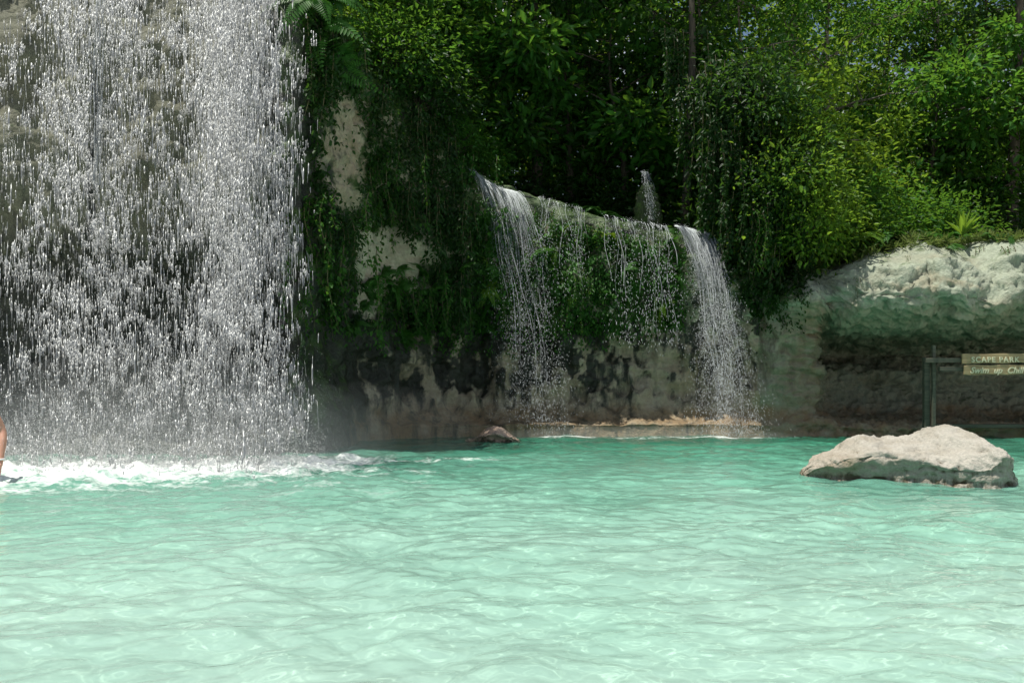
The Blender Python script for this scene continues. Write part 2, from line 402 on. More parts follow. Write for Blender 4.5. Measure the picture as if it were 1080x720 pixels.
def pick_many(pts):
    P, Nn = [], []
    for a in pts:
        r = pick(*a)
        if r is not None: P.append(r[0]); Nn.append(r[1])
    return np.array(P), np.array(Nn)

# ------------------------------------------------------------------ ground behind the shore
def gz(x, y):
    a = np.interp(x, [-30, -3.2, -1.6, -.7, .2, 1.9, 3.4, 4.6, 5.5, 7, 12, 40], [8.2, 7.7, 6.2, 5.35, 4.95, 4.5, 4.2, 3.8, 3.6, 3.9, 4.2, 4.6])
    return a + np.clip(y - 19.5, 0, 60) * .045
def build_ground():
    xs = np.concatenate([np.linspace(-150, -24, 20), np.linspace(-22, 26, 160), np.linspace(28, 160, 20)])
    ys = np.concatenate([np.linspace(0, 1, 60) ** 1.0 * 22, np.linspace(23, 60, 50), np.linspace(65, 220, 16)])
    X, Y0 = np.meshgrid(xs, ys, indexing='ij')
    front = np.interp(xs, [-150, -16, -3.6, -2.6, -1.4, 3.4, 5.2, 9, 14, 20, 160], [13.5, 13.9, 14.3, 17.4, 18.3, 18.7, 18.4, 18.2, 17.6, 16.2, 16.2])
    Y = Y0 + front[:, None]
    V = np.stack([X, Y, gz(X, Y)], -1).reshape(-1, 3)
    V[:, 2] += .12 * fbm(V * np.array([.5, .5, 0]), 3) - .05
    I = np.arange(len(V)).reshape(X.shape)
    f = np.stack([I[:-1, :-1], I[1:, :-1], I[1:, 1:], I[:-1, 1:]], -1).reshape(-1, 4)
    m, nt, out = newmat('forest_soil')
    tc = N(nt, 'ShaderNodeTexCoord'); n = N(nt, 'ShaderNodeTexNoise'); n.inputs['Scale'].default_value = 3; n.inputs['Detail'].default_value = 8
    nt.links.new(tc.outputs['Object'], n.inputs[0])
    r = ramp(nt, [(.3, (.03, .04, .015)), (.5, (.10, .09, .05)), (.72, (.30, .24, .17))]); nt.links.new(n.outputs[0], r.inputs[0])
    p = N(nt, 'ShaderNodeBsdfPrincipled'); p.inputs['Roughness'].default_value = .9
    nt.links.new(r.outputs[0], p.inputs['Base Color']); nt.links.new(p.outputs[0], out.inputs[0])
    o = link('ground', np_mesh('ground', V, f, m)); tag(o, 'leaf littered forest ground above the cliff', 'ground', kind='structure')
build_ground()

# ------------------------------------------------------------------ pool
def fall_foam(x, y):
    """0..1 froth density on the pool"""
    yl = np.interp(x, [-9, -6.5, -4.5, -3, -2], [10.6, 10.7, 11.0, 11.3, 11.6])
    sp = np.interp(x, [-9, -6, -3.5, -2.2, -.6], [2.5, 2.3, 1.7, 1.0, .6])
    d = y - yl
    f = np.where(d < 0, np.exp(-(d / sp) ** 2), np.exp(-(d / .9) ** 2)) * sstep(-1.0, -2.8, x)
    tail = .48 * np.exp(-((y - (11.6 + .22 * (x + 2.5))) / .35) ** 2) * sstep(-3.2, -2.4, x) * sstep(.4, -1.2, x)
    far = .55 * np.exp(-((y - 16.35) / .28) ** 2) * (np.exp(-((x - .9) / .7) ** 2) + np.exp(-((x - 4.2) / .9) ** 2) + .5 * np.exp(-((x - 2.5) / 1.2) ** 2))
    fleck = .34 * np.exp(-np.clip(10.6 - y, 0, 9) / 2.2) * sstep(11.2, 10.6, y) * sstep(1.5, -3.5, x)
    return np.clip(np.maximum(np.maximum(np.maximum(f, tail), far), fleck), 0, 1)
SILT = .53
def wave_height(x, y):
    r = np.random.default_rng(11)
    h = np.zeros_like(x)
    p2 = np.stack([x.ravel(), y.ravel(), np.zeros(x.size)], 1)
    wx = x + .35 * perlin(p2 * .45 + 5).reshape(x.shape); wy = y + .35 * perlin(p2 * .45 + 50).reshape(x.shape)
    grp = (.75 + .6 * perlin(p2 * .33 + 90)).reshape(x.shape)
    for k in range(64):
        lam = .13 * (1.4 / .13) ** (r.random() ** 1.2) if k > 7 else 1.1 + 1.4 * r.random()
        th = math.radians(r.normal(-72, 42))
        kx, ky = math.cos(th) * 2 * math.pi / lam, math.sin(th) * 2 * math.pi / lam
        a = .0042 * lam ** .96 * (1 if k > 7 else .72)
        ph = kx * wx + ky * wy + r.random() * 6.28
        s = np.sin(ph)
        h += a * (s + .28 * np.cos(2 * ph)) * grp
    near = np.exp(-((y - 10.9) / 2.6) ** 2) * sstep(0.5, -3, x)
    h += near * (.05 * fbm(p2 * np.array([2.6, 2.6, 1]), 3) + .016 * fbm(p2 * np.array([8.5, 8.5, 1]), 2)).reshape(x.shape)
    return h
def build_pool():
    ys = np.concatenate([np.linspace(-14, .9, 14), 1.0 * (27.0 / 1.0) ** np.linspace(0, 1, 900)])
    us = np.linspace(-1, 1, 800)
    hw = np.where(ys < 1, 14.0, .85 * ys + 3.0)
    hw[13] = 4.0 if hw[13] > 4 else hw[13]
    Y = np.repeat(ys[:, None], len(us), 1); X = us[None, :] * hw[:, None]
    Hh = wave_height(X, Y) * sstep(.5, 1.5, Y)
    foam = fall_foam(X, Y)
    p2 = np.stack([X.ravel(), Y.ravel(), np.zeros(X.size)], 1)
    lump = np.clip(fbm(p2 * np.array([3.2, 4.5, 1]), 4).reshape(X.shape), -.3, 1)
    Hh = Hh + foam ** 1.5 * (.03 + .11 * lump) * (Y < 14)
    V = np.stack([X, Y, Hh], -1).reshape(-1, 3)
    I = np.arange(len(V)).reshape(X.shape)
    f = np.stack([I[:-1, :-1], I[:-1, 1:], I[1:, 1:], I[1:, :-1]], -1).reshape(-1, 4)
    m, nt, out = newmat('turquoise_water')
    tc = N(nt, 'ShaderNodeTexCoord')
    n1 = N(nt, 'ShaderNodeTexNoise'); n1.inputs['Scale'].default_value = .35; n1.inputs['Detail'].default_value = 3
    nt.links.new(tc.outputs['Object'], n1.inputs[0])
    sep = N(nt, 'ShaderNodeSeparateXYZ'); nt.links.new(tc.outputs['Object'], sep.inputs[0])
    far_tone = mapr(nt, math_(nt, 'ADD', sep.outputs[1], math_(nt, 'MULTIPLY', math_(nt, 'SUBTRACT', n1.outputs[0], .5), 9)), 2, 17)
    body = ramp(nt, [(.0, (.46, .67, .58)), (.30, (.345, .625, .51)), (.55, (.20, .495, .375)), (.82, (.06, .28, .185)), (1.0, (.03, .19, .12))]); nt.links.new(far_tone, body.inputs[0])  # water greener with distance; far end also paints in the shore's dark reflection
    def bnoise(sc, stretch, det=1.0):
        mp = N(nt, 'ShaderNodeMapping'); mp.inputs['Scale'].default_value = stretch
        nt.links.new(tc.outputs['Object'], mp.inputs[0])
        n = N(nt, 'ShaderNodeTexNoise'); n.inputs['Scale'].default_value = sc; n.inputs['Detail'].default_value = det; n.inputs['Roughness'].default_value = .5
        nt.links.new(mp.outputs[0], n.inputs[0]); return n.outputs[0]
    b1 = bnoise(5.5, (.8, 1, 1)); b2 = bnoise(16, (.8, 1, 1))
    bp = N(nt, 'ShaderNodeBump'); bp.inputs['Strength'].default_value = .4; bp.inputs['Distance'].default_value = .03
    nt.links.new(math_(nt, 'ADD', b1, math_(nt, 'MULTIPLY', b2, .32)), bp.inputs['Height'])
    # suspended silt scatters part of the light, the rest is refracted down to the sand
    dif = N(nt, 'ShaderNodeBsdfDiffuse'); nt.links.new(body.outputs[0], dif.inputs[0]); nt.links.new(bp.outputs[0], dif.inputs['Normal'])
    rf = N(nt, 'ShaderNodeBsdfRefraction'); rf.inputs['IOR'].default_value = 1.33; rf.inputs['Roughness'].default_value = 0
    tint = ramp(nt, [(.0, (.84, .99, .95)), (.35, (.76, .98, .925)), (.7, (.55, .93, .82)), (1.0, (.36, .82, .68))]); nt.links.new(far_tone, tint.inputs[0]); nt.links.new(tint.outputs[0], rf.inputs[0])
    silt = N(nt, 'ShaderNodeMixShader'); silt.inputs[0].default_value = SILT; nt.links.new(rf.outputs[0], silt.inputs[1]); nt.links.new(dif.outputs[0], silt.inputs[2])
    gl = N(nt, 'ShaderNodeBsdfGlossy'); gl.inputs['Roughness'].default_value = .03; nt.links.new(bp.outputs[0], gl.inputs['Normal'])
    fr = N(nt, 'ShaderNodeFresnel'); fr.inputs['IOR'].default_value = 1.33; nt.links.new(bp.outputs[0], fr.inputs['Normal'])
    p = N(nt, 'ShaderNodeMixShader'); nt.links.new(fr.outputs[0], p.inputs[0]); nt.links.new(silt.outputs[0], p.inputs[1]); nt.links.new(gl.outputs[0], p.inputs[2])
    fa = N(nt, 'ShaderNodeAttribute', attribute_name='foam')
    fn = bnoise(2.6, (1, 1.5, 1), 5); fn2 = bnoise(17, (1, 1.3, 1), 4)
    ff = math_(nt, 'ADD', fa.outputs['Fac'], math_(nt, 'ADD', math_(nt, 'MULTIPLY', math_(nt, 'SUBTRACT', fn, .5), 1.9), math_(nt, 'MULTIPLY', math_(nt, 'SUBTRACT', fn2, .5), 1.1)))
    ff = math_(nt, 'MULTIPLY', mapr(nt, ff, .25, 1.0), mapr(nt, fa.outputs['Fac'], .02, .25))
    fo = N(nt, 'ShaderNodeBsdfPrincipled'); fo.inputs['Base Color'].default_value = (.82, .86, .84, 1); fo.inputs['Roughness'].default_value = .7
    mx = N(nt, 'ShaderNodeMixShader'); nt.links.new(ff, mx.inputs[0]); nt.links.new(p.outputs[0], mx.inputs[1]); nt.links.new(fo.outputs[0], mx.inputs[2])
    nt.links.new(mx.outputs[0], out.inputs[0])
    o = link('water', np_mesh('water', V, f, m, True, None, dict(foam=foam.ravel()))); tag(o, 'rippled milky turquoise pool water', 'water', kind='structure'); o.cycles.is_caustics_caster = True
    # bed of pale sand
    m2, nt, out = newmat('pool_sand'); p = N(nt, 'ShaderNodeBsdfPrincipled'); n = N(nt, 'ShaderNodeTexNoise'); n.inputs['Scale'].default_value = 2
    r = ramp(nt, [(.3, (.66, .63, .55)), (.7, (.80, .78, .70))]); nt.links.new(n.outputs[0], r.inputs[0]); nt.links.new(r.outputs[0], p.inputs['Base Color']); nt.links.new(p.outputs[0], out.inputs[0])
    xs = np.concatenate([np.linspace(-200, -16, 12), np.linspace(-14, 14, 141), np.linspace(16, 200, 12)]); ys = np.concatenate([np.linspace(-200, -4, 10), np.linspace(-2, 24, 131), np.linspace(28, 220, 10)])
    X, Y = np.meshgrid(xs, ys, indexing='ij'); p2 = np.stack([X.ravel(), Y.ravel(), np.zeros(X.size)], 1)
    Z = -.95 + .06 * fbm(p2 * .6, 3).reshape(X.shape) + .40 * np.exp(-((X + 6.0) ** 2 + (Y - 9.5) ** 2) / 3.0)
    V = np.stack([X, Y, Z], -1).reshape(-1, 3); I = np.arange(len(V)).reshape(X.shape)
    f = np.stack([I[:-1, :-1], I[1:, :-1], I[1:, 1:], I[:-1, 1:]], -1).reshape(-1, 4)
    o = link('pool_bed', np_mesh('pool_bed', V, f, m2)); tag(o, 'pale sandy pool bed under the water', 'ground', kind='structure'); o.cycles.is_caustics_receiver = True
build_pool()

# ------------------------------------------------------------------ falling water
def water_mat(name, transp=.25, col=(.92, .95, .97)):
    m, nt, out = newmat(name)
    d = N(nt, 'ShaderNodeBsdfDiffuse'); d.inputs[0].default_value = (*col, 1)
    t = N(nt, 'ShaderNodeBsdfTranslucent'); t.inputs[0].default_value = (*col, 1)
    g = N(nt, 'ShaderNodeBsdfGlossy'); g.inputs['Roughness'].default_value = .45
    tr = N(nt, 'ShaderNodeBsdfTransparent')
    ge = N(nt, 'ShaderNodeNewGeometry'); vm = N(nt, 'ShaderNodeVectorMath'); vm.operation = 'MULTIPLY_ADD'; vm.inputs[1].default_value = (.16, .16, .16); vm.inputs[2].default_value = (0, 0, .9)
    nt.links.new(ge.outputs['Normal'], vm.inputs[0]); vn = N(nt, 'ShaderNodeVectorMath'); vn.operation = 'NORMALIZE'; nt.links.new(vm.outputs[0], vn.inputs[0]); nt.links.new(vn.outputs[0], d.inputs['Normal'])
    a = N(nt, 'ShaderNodeMixShader'); a.inputs[0].default_value = .08; nt.links.new(d.outputs[0], a.inputs[1]); nt.links.new(t.outputs[0], a.inputs[2])
    b = N(nt, 'ShaderNodeMixShader'); b.inputs[0].default_value = .05; nt.links.new(a.outputs[0], b.inputs[1]); nt.links.new(g.outputs[0], b.inputs[2])
    c = N(nt, 'ShaderNodeMixShader'); c.inputs[0].default_value = transp; nt.links.new(b.outputs[0], c.inputs[1]); nt.links.new(tr.outputs[0], c.inputs[2])
    nt.links.new(c.outputs[0], out.inputs[0])
    return m
M_drop = water_mat('white_falling_water', .38, (.94, .98, .98))
M_drop_thin = water_mat('thin_falling_water', .5, (.88, .96, .98))
M_spray = water_mat('fine_spray', .55)
def drops_mesh(name, c, r, L, dirs, mat, trunc=True):
    """elongated drops: a six-sided spindle of ten vertices each"""
    n = len(c); dirs = nrm(dirs)
    ref = np.tile([0.3, 1.0, 0.1], (n, 1)); a = nrm(np.cross(dirs, ref)); b = np.cross(dirs, a)
    th = np.arange(4) / 4 * 2 * np.pi
    V = np.zeros((n, 10, 3)); V[:, 0] = c + dirs * L[:, None] * .5; V[:, 9] = c - dirs * L[:, None] * .5
    for ring, (s, w) in enumerate(((.18, .95), (-.25, .8))):
        for k in range(4):
            V[:, 1 + ring * 4 + k] = c + dirs * (L * s)[:, None] + (math.cos(th[k]) * a + math.sin(th[k]) * b) * (r * w)[:, None]
    base = np.arange(n)[:, None] * 10
    tri = []; quad = []
    for k in range(4):
        j = (k + 1) % 4
        tri += [base + np.array([[0, 1 + k, 1 + j]]), base + np.array([[9, 5 + j, 5 + k]])]
        quad.append(base + np.array([[1 + k, 5 + k, 5 + j, 1 + j]]))
    return np_mesh(name, V.reshape(-1, 3), [np.concatenate(quad), np.concatenate(tri)], mat)
def specks_mesh(name, c, r, mat):
    n = len(c); o = np.array([(1, 0, 0), (-1, 0, 0), (0, 1, 0), (0, -1, 0), (0, 0, 1), (0, 0, -1)], float)
    V = c[:, None, :] + o[None] * r[:, None, None]
    t = np.array([(0, 2, 4), (2, 1, 4), (1, 3, 4), (3, 0, 4), (2, 0, 5), (1, 2, 5), (3, 1, 5), (0, 3, 5)])
    f = (np.arange(n)[:, None, None] * 6 + t[None]).reshape(-1, 3)
    return np_mesh(name, V.reshape(-1, 3), f, mat)

def big_fall():
    root = empty('waterfall', (-4.8, 11.4, 0)); tag(root, 'big white waterfall curtain breaking into drops over the olive cliff', 'waterfall', 'waterfalls')
    off = np.array([-4.8, 11.4, 0])
    def dens(px, z):
        s = np.clip((7.0 - z) / 7.0, 0, 1)         # fall progress
        g = lambda c, w, a: a * np.exp(-((px - c) / (w + 17 * s)) ** 2)
        d = g(74, 20, .62) + g(128, 20, .66) + g(176, 16, .14) + g(243, 30, 4.4 * (1 - .5 * s)) + g(283, 16, .5)
        d += .12 * (.05 + 1.3 * s) * sstep(-80, 0, px) * sstep(345, 290, px) + .06 * sstep(340, 300, px)
        d += .35 * s * np.exp(-((px - 80) / 90) ** 2)
        return d
    def sample(n, kc=1.6, ylen=.35, pxr=(-160, 336)):
        out = []
        while sum(map(len, out)) < n:
            m = 60000
            px = rng.uniform(*pxr, m); z = rng.uniform(.02, 7.1, m); y = np.minimum(11.05 + rng.normal(0, ylen, m), 11.75 + .25 * rng.random(m))
            x = (px - 540) / F * y
            d = dens(np.where(px < 0, np.abs(px) * .6 + 10, px), z)
            q = np.stack([x * 2.1, y * 1.2, z * .95], 1); q2 = np.stack([x * 5.0, y * 2, z * 2.2], 1)
            cl = np.exp(kc * (perlin(q) * 1.0 + perlin(q2) * .8 + perlin(q2 * np.array([2.6, 1.0, 1.9])) * .9))
            keep = rng.random(m) < np.clip(d * cl * .28, 0, 1)
            out.append(np.stack([x, y, z], 1)[keep])
        return np.concatenate(out)[:n]
    down = lambda n: np.stack([rng.normal(0, .035, n), rng.normal(0, .03, n), np.full(n, -1.0)], 1)
    c = sample(12500, 3.0, .6); n = len(c); r = np.clip(rng.lognormal(math.log(.0054), .5, n), .002, .015)
    L = np.clip(rng.lognormal(math.log(.115), .55, n), .03, .5)
    link('falling_drops', drops_mesh('falling_drops', c - off, r, L, down(n), M_drop), root)['kind'] = 'stuff'
    c = sample(8000, 1.6, .65); n = len(c); r = rng.uniform(.0009, .0024, n); L = rng.uniform(.04, .16, n)
    link('fine_drizzle', drops_mesh('fine_drizzle', c - off, r, L, down(n), M_drop), root)['kind'] = 'stuff'
    c = sample(620, 3.0, .5); k = 42; n = len(c) * k; sz = np.repeat(rng.uniform(.6, 1.5, len(c)), k)
    cc = np.repeat(c, k, 0) + rng.normal(0, 1, (n, 3)) * np.array([.034, .04, .06]) * sz[:, None]; r = rng.uniform(.0018, .0045, n); L = rng.uniform(.015, .06, n)
    link('spray_puffs', drops_mesh('spray_puffs', cc - off, r, L, down(n), M_drop), root)['kind'] = 'stuff'
    # water that has not broken up yet: loose knots of many small drops
    c = sample(2000, 3.8, .55); k = 9; n = len(c) * k; sz = np.repeat(rng.uniform(.5, 1.5, len(c)), k)
    cc = np.repeat(c, k, 0) + rng.normal(0, 1, (n, 3)) * np.array([.024, .03, .055]) * sz[:, None]; r = rng.uniform(.004, .0105, n); L = rng.uniform(.03, .11, n)
    link('water_clumps', drops_mesh('water_clumps', cc - off, r, L, down(n), M_drop), root)['kind'] = 'stuff'
    for (pc, pw, m, zr, k_) in ((246, 19, 15000, (1.6, 7.2), .0048), (76, 15, 3000, (3.2, 7.2), .0042), (126, 13, 2400, (2.8, 7.2), .0042)):
        z = rng.uniform(*zr, m); wd_ = pw * (1.35 - .35 * z / 7.2); y = 11.05 + rng.normal(0, .4, m); x = X_(pc + rng.normal(0, 1, m) * wd_, y)
        q = np.stack([x * 6, y * 2, z * 1.6], 1); ok = rng.random(m) < np.clip(.55 + .9 * perlin(q), 0, 1) * np.clip((z - zr[0]) / 2.5, .25, 1); c = np.stack([x, y, z], 1)[ok]; n = len(c)
        link('falling_drops', drops_mesh('falling_drops', c - off, rng.lognormal(math.log(k_), .4, n), np.clip(rng.lognormal(math.log(.10), .4, n), .03, .3), down(n), M_drop), root)['kind'] = 'stuff'
    # pale column on the right of the fall: long unbroken ropes high up
    mb = MB()
    for q in range(150):
        px0 = rng.normal(245, 24) if q < 105 else rng.normal(75, 22); y0 = 11.05 + rng.normal(0, .4); z0 = rng.uniform(4.2, 7.3); l = rng.uniform(.35, 1.5); t = np.linspace(0, 1, 18)
        pts = np.stack([X_(px0, y0) + .018 * np.sin(t * rng.uniform(4, 9) + q) + rng.normal(0, .02) * t, np.full(18, y0), z0 - l * t], 1)
        mb.tube(pts - off, np.sin(np.clip(t, .03, .97) * math.pi) * rng.uniform(.003, .009) * (.6 + .4 * np.sin(t * 30 + q)), 4, cap=False)
    link('water_ropes', mb.mesh('water_ropes', M_drop), root)['kind'] = 'stuff'
    # a thin unbroken thread beside the dark crack
    mb = MB()
    for j in range(4):
        t = np.linspace(0, 1, 40); pts = np.stack([X_(103, 11.2) + .02 * j - .06 * t + .012 * np.sin(t * 9 + j), np.full(40, 11.2 + .02 * j), 7.1 - 3.4 * t], 1)
        mb.tube(pts - off, .008 + .004 * np.sin(t * 40 + j * 2), 5)
    link('water_thread', mb.mesh('water_thread', M_drop_thin), root)
    # splash at the foot
    n = 60000; px = rng.uniform(-150, 350, n); x = (px - 540) / F * 11.2; y = 10.7 + rng.normal(0, .5, n)
    z = np.abs(rng.exponential(.20, n)) * (1 + .9 * np.exp(-((px - 270) / 60) ** 2) + .5 * np.exp(-((px - 60) / 60) ** 2))
    link('splash', specks_mesh('splash', np.stack([x, y, z], 1) - off, rng.uniform(.0012, .0050, n), M_drop), root)['kind'] = 'stuff'
    return root
big_fall()

def thin_fall(label, lip, vel, T, n_strand, n_drop, spread, rad, thick=.03, sheet=0, breakup=.5, d_r=(.002, .0055)):
    """lip: list of world points water leaves from; vel: launch velocity; T: seconds of fall"""
    lip = np.array(lip, float); c0 = lip.mean(0)
    root = empty('waterfall', c0); tag(root, label, 'waterfall', 'waterfalls')
    seg = np.concatenate([[0], np.cumsum(np.linalg.norm(np.diff(lip, axis=0), axis=1))]); seg /= seg[-1]
    lp = lambda s: np.stack([np.interp(s, seg, lip[:, k]) for k in range(3)], 1)
    g = np.array([0, 0, -9.81])
    mb = MB(); vel = np.array(vel, float)
    for j in range(n_strand):
        s = rng.random(); p0 = lp(np.array([s]))[0] + rng.normal(0, thick, 3) * np.array([.6, 1, .3])
        v = vel * rng.uniform(.75, 1.2) + rng.normal(0, .10, 3) * np.array([1, 1, 0])
        tend = T * (breakup + (1 - breakup) * rng.random() ** 1.8); m = max(6, int(30 * tend / T))
        t0 = 0 if rng.random() < .6 else rng.uniform(0, .5) * tend
        t = np.linspace(t0, tend, m)[:, None]
        pts = p0 + v * t + .5 * g * t ** 2
        wob = rng.random(3) * 6; amp = .02 + .09 * t[:, 0] / T
        pts[:, 0] += amp * np.sin(t[:, 0] * 17 + wob[0]) * .6; pts[:, 1] += amp * np.sin(t[:, 0] * 13 + wob[1]) * .6
        r = rad * rng.uniform(.5, 1.3) * (.35 + .65 * np.abs(np.sin(t[:, 0] * 45 + wob[2]))) * (1 - .5 * t[:, 0] / T)
        r[0] *= .3; r[-1] *= .1
        mb.tube(pts - c0, r, 5)
    for j in range(sheet):           # fresh water close to the lip, still one veil of thick ropes
        s = rng.random() if rng.random() < .5 else rng.beta(5, 2); p0 = lp(np.array([s]))[0] + rng.normal(0, thick, 3) * np.array([.6, .8, .2]); v = vel * rng.uniform(.8, 1.15); t = np.linspace(0, T * rng.uniform(.15, .62), 14)[:, None]
        pts = p0 + v * t + .5 * g * t ** 2; w = rng.random() * 6; pts[:, 0] += .03 * t[:, 0] / T * np.sin(t[:, 0] * 22 + w)
        mb.tube(pts - c0, rng.uniform(.004, .010) * (1.1 - np.linspace(0, 1, 14)) * (.7 + .3 * np.sin(t[:, 0] * 60 + w)), 4, cap=False)
    if n_strand:
        link('water_strands', mb.mesh('water_strands', M_drop_thin), root)['kind'] = 'stuff'
    n = n_drop; t = T * rng.random(n) ** .75; s = rng.random(n)
    v = vel * rng.uniform(.7, 1.25, (n, 1)) + rng.normal(0, spread, (n, 3)) * np.array([1, 1, .2]) * (.5 + t[:, None] / T)
    p = lp(s) + rng.normal(0, thick, (n, 3)) + v * t[:, None] + .5 * g * (t ** 2)[:, None]
    keep = (p[:, 2] > .01) & (np.exp(1.4 * perlin(p * np.array([3, 3, 1.3]))) * .45 > rng.random(n)); p = p[keep]; t = t[keep]; v = v[keep]
    d = v + g * t[:, None] + np.array([0, 0, -.3]); r = rng.uniform(*d_r, len(p)); L = r * (2.5 + 7 * t / T) * rng.uniform(.6, 1.4, len(p))
    link('falling_drops', drops_mesh('falling_drops', p - c0, r, L, d, M_drop_thin), root)['kind'] = 'stuff'
    return root
D = 16.75
thin_fall('leftmost thin waterfall streaming off the highest end of the mossy lip', [W(494, 178, D), W(510, 190, D), W(528, 199, D), W(546, 203, D)], (.95, -.55, -.2), .97, 50, 19000, .16, .006, .03, breakup=.08, sheet=150, d_r=(.0012, .0038))
thin_fall('faint trickles beside the leftmost thin waterfall fading into ferns', [W(566, 206, D), W(585, 212, D), W(615, 220, D)], (.12, -.45, 0), .62, 20, 2600, .07, .005, .02, breakup=.2, d_r=(.002, .004))
thin_fall('veil of short trickles left of the rightmost thin waterfall', [W(634, 226, D), W(660, 231, D), W(690, 236, D), W(703, 238, D)], (.30, -.45, 0), .72, 34, 3200, .12, .006, .025, breakup=.15, d_r=(.002, .005))
thin_fall('dense white rightmost thin waterfall pouring to the pool', [W(712, 238, D), W(728, 242, D), W(745, 247, D)], (.80, -.5, -.1), .90, 80, 38000, .19, .007, .03, breakup=.12, sheet=320, d_r=(.0012, .0038))
thin_fall('small upper cascade in the dark gap above the mossy lip', [W(676, 181, 17.6), W(682, 182, 17.6)], (.30, -.3, .1), .47, 18, 1100, .06, .004, .025, breakup=.3, sheet=24, d_r=(.002, .005))

# mist where the water lands
def mist(label, c, r, dens):
    m, nt, out = newmat('spray_mist')
    v = N(nt, 'ShaderNodeVolumePrincipled'); v.inputs['Color'].default_value = (.95, .97, .98, 1); v.inputs['Density'].default_value = dens; v.inputs['Anisotropy'].default_value = .3
    nt.links.new(v.outputs[0], out.inputs['Volume'])
    u = np.linspace(0, 2 * np.pi, 33)[:-1]; w = np.linspace(0, np.pi, 17)
    U, Wd = np.meshgrid(u, w, indexing='ij')
    V = np.stack([np.cos(U) * np.sin(Wd) * r[0], np.sin(U) * np.sin(Wd) * r[1], np.cos(Wd) * r[2]], -1)
    I = np.arange(U.size).reshape(U.shape); I2 = np.roll(I, -1, 0)
    f = np.stack([I[:, :-1], I[:, 1:], I2[:, 1:], I2[:, :-1]], -1).reshape(-1, 4)
    o = link('spray_mist', np_mesh('spray_mist', V.reshape(-1, 3), f, m), None, c); tag(o, label, 'mist', 'spray mist', 'stuff')
for k, s in enumerate((1.0, .72, .48)):
    mist('white spray mist around the foot of the big waterfall', (-4.9, 11.5, .05), (3.4 * (.75 + .25 * s), 1.3 * s, 1.5 * s), .07)
mist('thin spray drifting right of the big waterfall', (-2.2, 12.6, .1), (1.8, 1.1, 1.0), .018)
mist('low spray line along the foot of the thin waterfalls', (2.4, 16.3, .0), (3.1, .4, .22), .25)

# ------------------------------------------------------------------ boulders
def boulder(name, label, sl, mat, thick_noise=1.0, seed=0):
    """sl: slices (x, yfront, z_brow, y_brow, z_ridge, y_ridge, y_back)"""
    sl = np.array(sl, float); nx = 170
    tt = np.linspace(0, len(sl) - 1, nx)
    def cat(P, t):
        i = np.clip(np.floor(t).astype(int), 0, len(P) - 2); f = (t - i)[:, None]
        p0 = P[np.clip(i - 1, 0, None)]; p1 = P[i]; p2 = P[i + 1]; p3 = P[np.clip(i + 2, None, len(P) - 1)]
        m1 = (p2 - p0) * .5; m2 = (p3 - p1) * .5
        return (2 * f**3 - 3 * f**2 + 1) * p1 + (f**3 - 2 * f**2 + f) * m1 + (-2 * f**3 + 3 * f**2) * p2 + (f**3 - f**2) * m2
    S = cat(sl, tt)
    rows = []
    for s in S:
        x, yf, zb, yb, zr, yr, yk = s
        ctrl = np.array([(yf - .55, -.55), (yf - .22, -.2), (yf + .07, .02), (yb - .03, zb), (yb + .35 * (yr - yb), zb + .55 * (zr - zb)), (yr, zr), (yr + .45 * (yk - yr), zr * .75), (yk, 0), (yk + .1, -.5)])
        tq = np.linspace(0, 8, 130); rows.append(np.concatenate([np.full((130, 1), x), cat(ctrl, tq)], 1))
    P = np.array(rows)
    for e, inner in ((0, 6), (nx - 1, nx - 7)):
        pass
    du = np.gradient(P, axis=0); dv = np.gradient(P, axis=1); nn = nrm(np.cross(du, dv))
    if nn[nx // 2, 60, 2] < 0: nn = -nn
    q = P.reshape(-1, 3) + seed
    d = fbm(q * 2.0, 2) * .035 + fbm(q * 5.5, 4) * .022 + ridged(q * np.array([2.2, 4.0, 9.0]) + .35 * np.stack([fbm(q * 3 + 5, 2)] * 3, 1), 4) * .020 + np.abs(perlin(q * np.array([2.6, 2.6, 4.0]) + 60)) * -.075 + ridged(q * 15, 3) * .012 - .028
    ck = ridged(q * np.array([1.5, 2.6, 4.0]) + .5 * np.stack([fbm(q * 2, 2)] * 3, 1), 2); crack = sstep(1.20, 1.36, ck); d = d - .028 * crack
    P = P + nn * (d * thick_noise).reshape(P.shape[:2])[..., None]
    # close both ends
    V = P.reshape(-1, 3); I = np.arange(len(V)).reshape(P.shape[:2])
    f = [np.stack([I[:-1, :-1], I[1:, :-1], I[1:, 1:], I[:-1, 1:]], -1).reshape(-1, 4)]
    c0 = len(V); V = np.concatenate([V, [P[0].mean(0), P[-1].mean(0)]])
    f.append(np.stack([np.full(129, c0), I[0, :-1], I[0, 1:]], 1)); f.append(np.stack([np.full(129, c0 + 1), I[-1, 1:], I[-1, :-1]], 1))
    z = V[:, 2]
    ny = np.concatenate([nn.reshape(-1, 3)[:, 2], [0, 0]]); fr = sstep(.45, .05, ny)
    wet_shade = .30 * sstep(.14, .02, z) + .06 + .03 * fr; moss_shade = .12 * sstep(.5, .1, z) + .16 * fr; moss_shade = np.full(len(z), .62) if mat is M_dark_rock else moss_shade; wet_shade = wet_shade + .42 * np.concatenate([crack, [0, 0]]) + .22 * sstep(.07, .03, z); tan = .35 * sstep(-.4, .1, -(V[:, 0] - sl[0, 0] - .35)) * np.ones(len(z))  # left tip's sun warmth and steep faces' shade put into the colour
    tan = tan * 0 if mat is M_dark_rock else np.clip(tan + .25 * fr, 0, 1)
    o0 = V.mean(0); o0[2] = 0
    o = link(name, np_mesh(name, V - o0, f, mat, True, None, dict(wet_shade=wet_shade, moss_shade=moss_shade, tan=tan)), None, o0)
    tag(o, label, 'rock'); return o
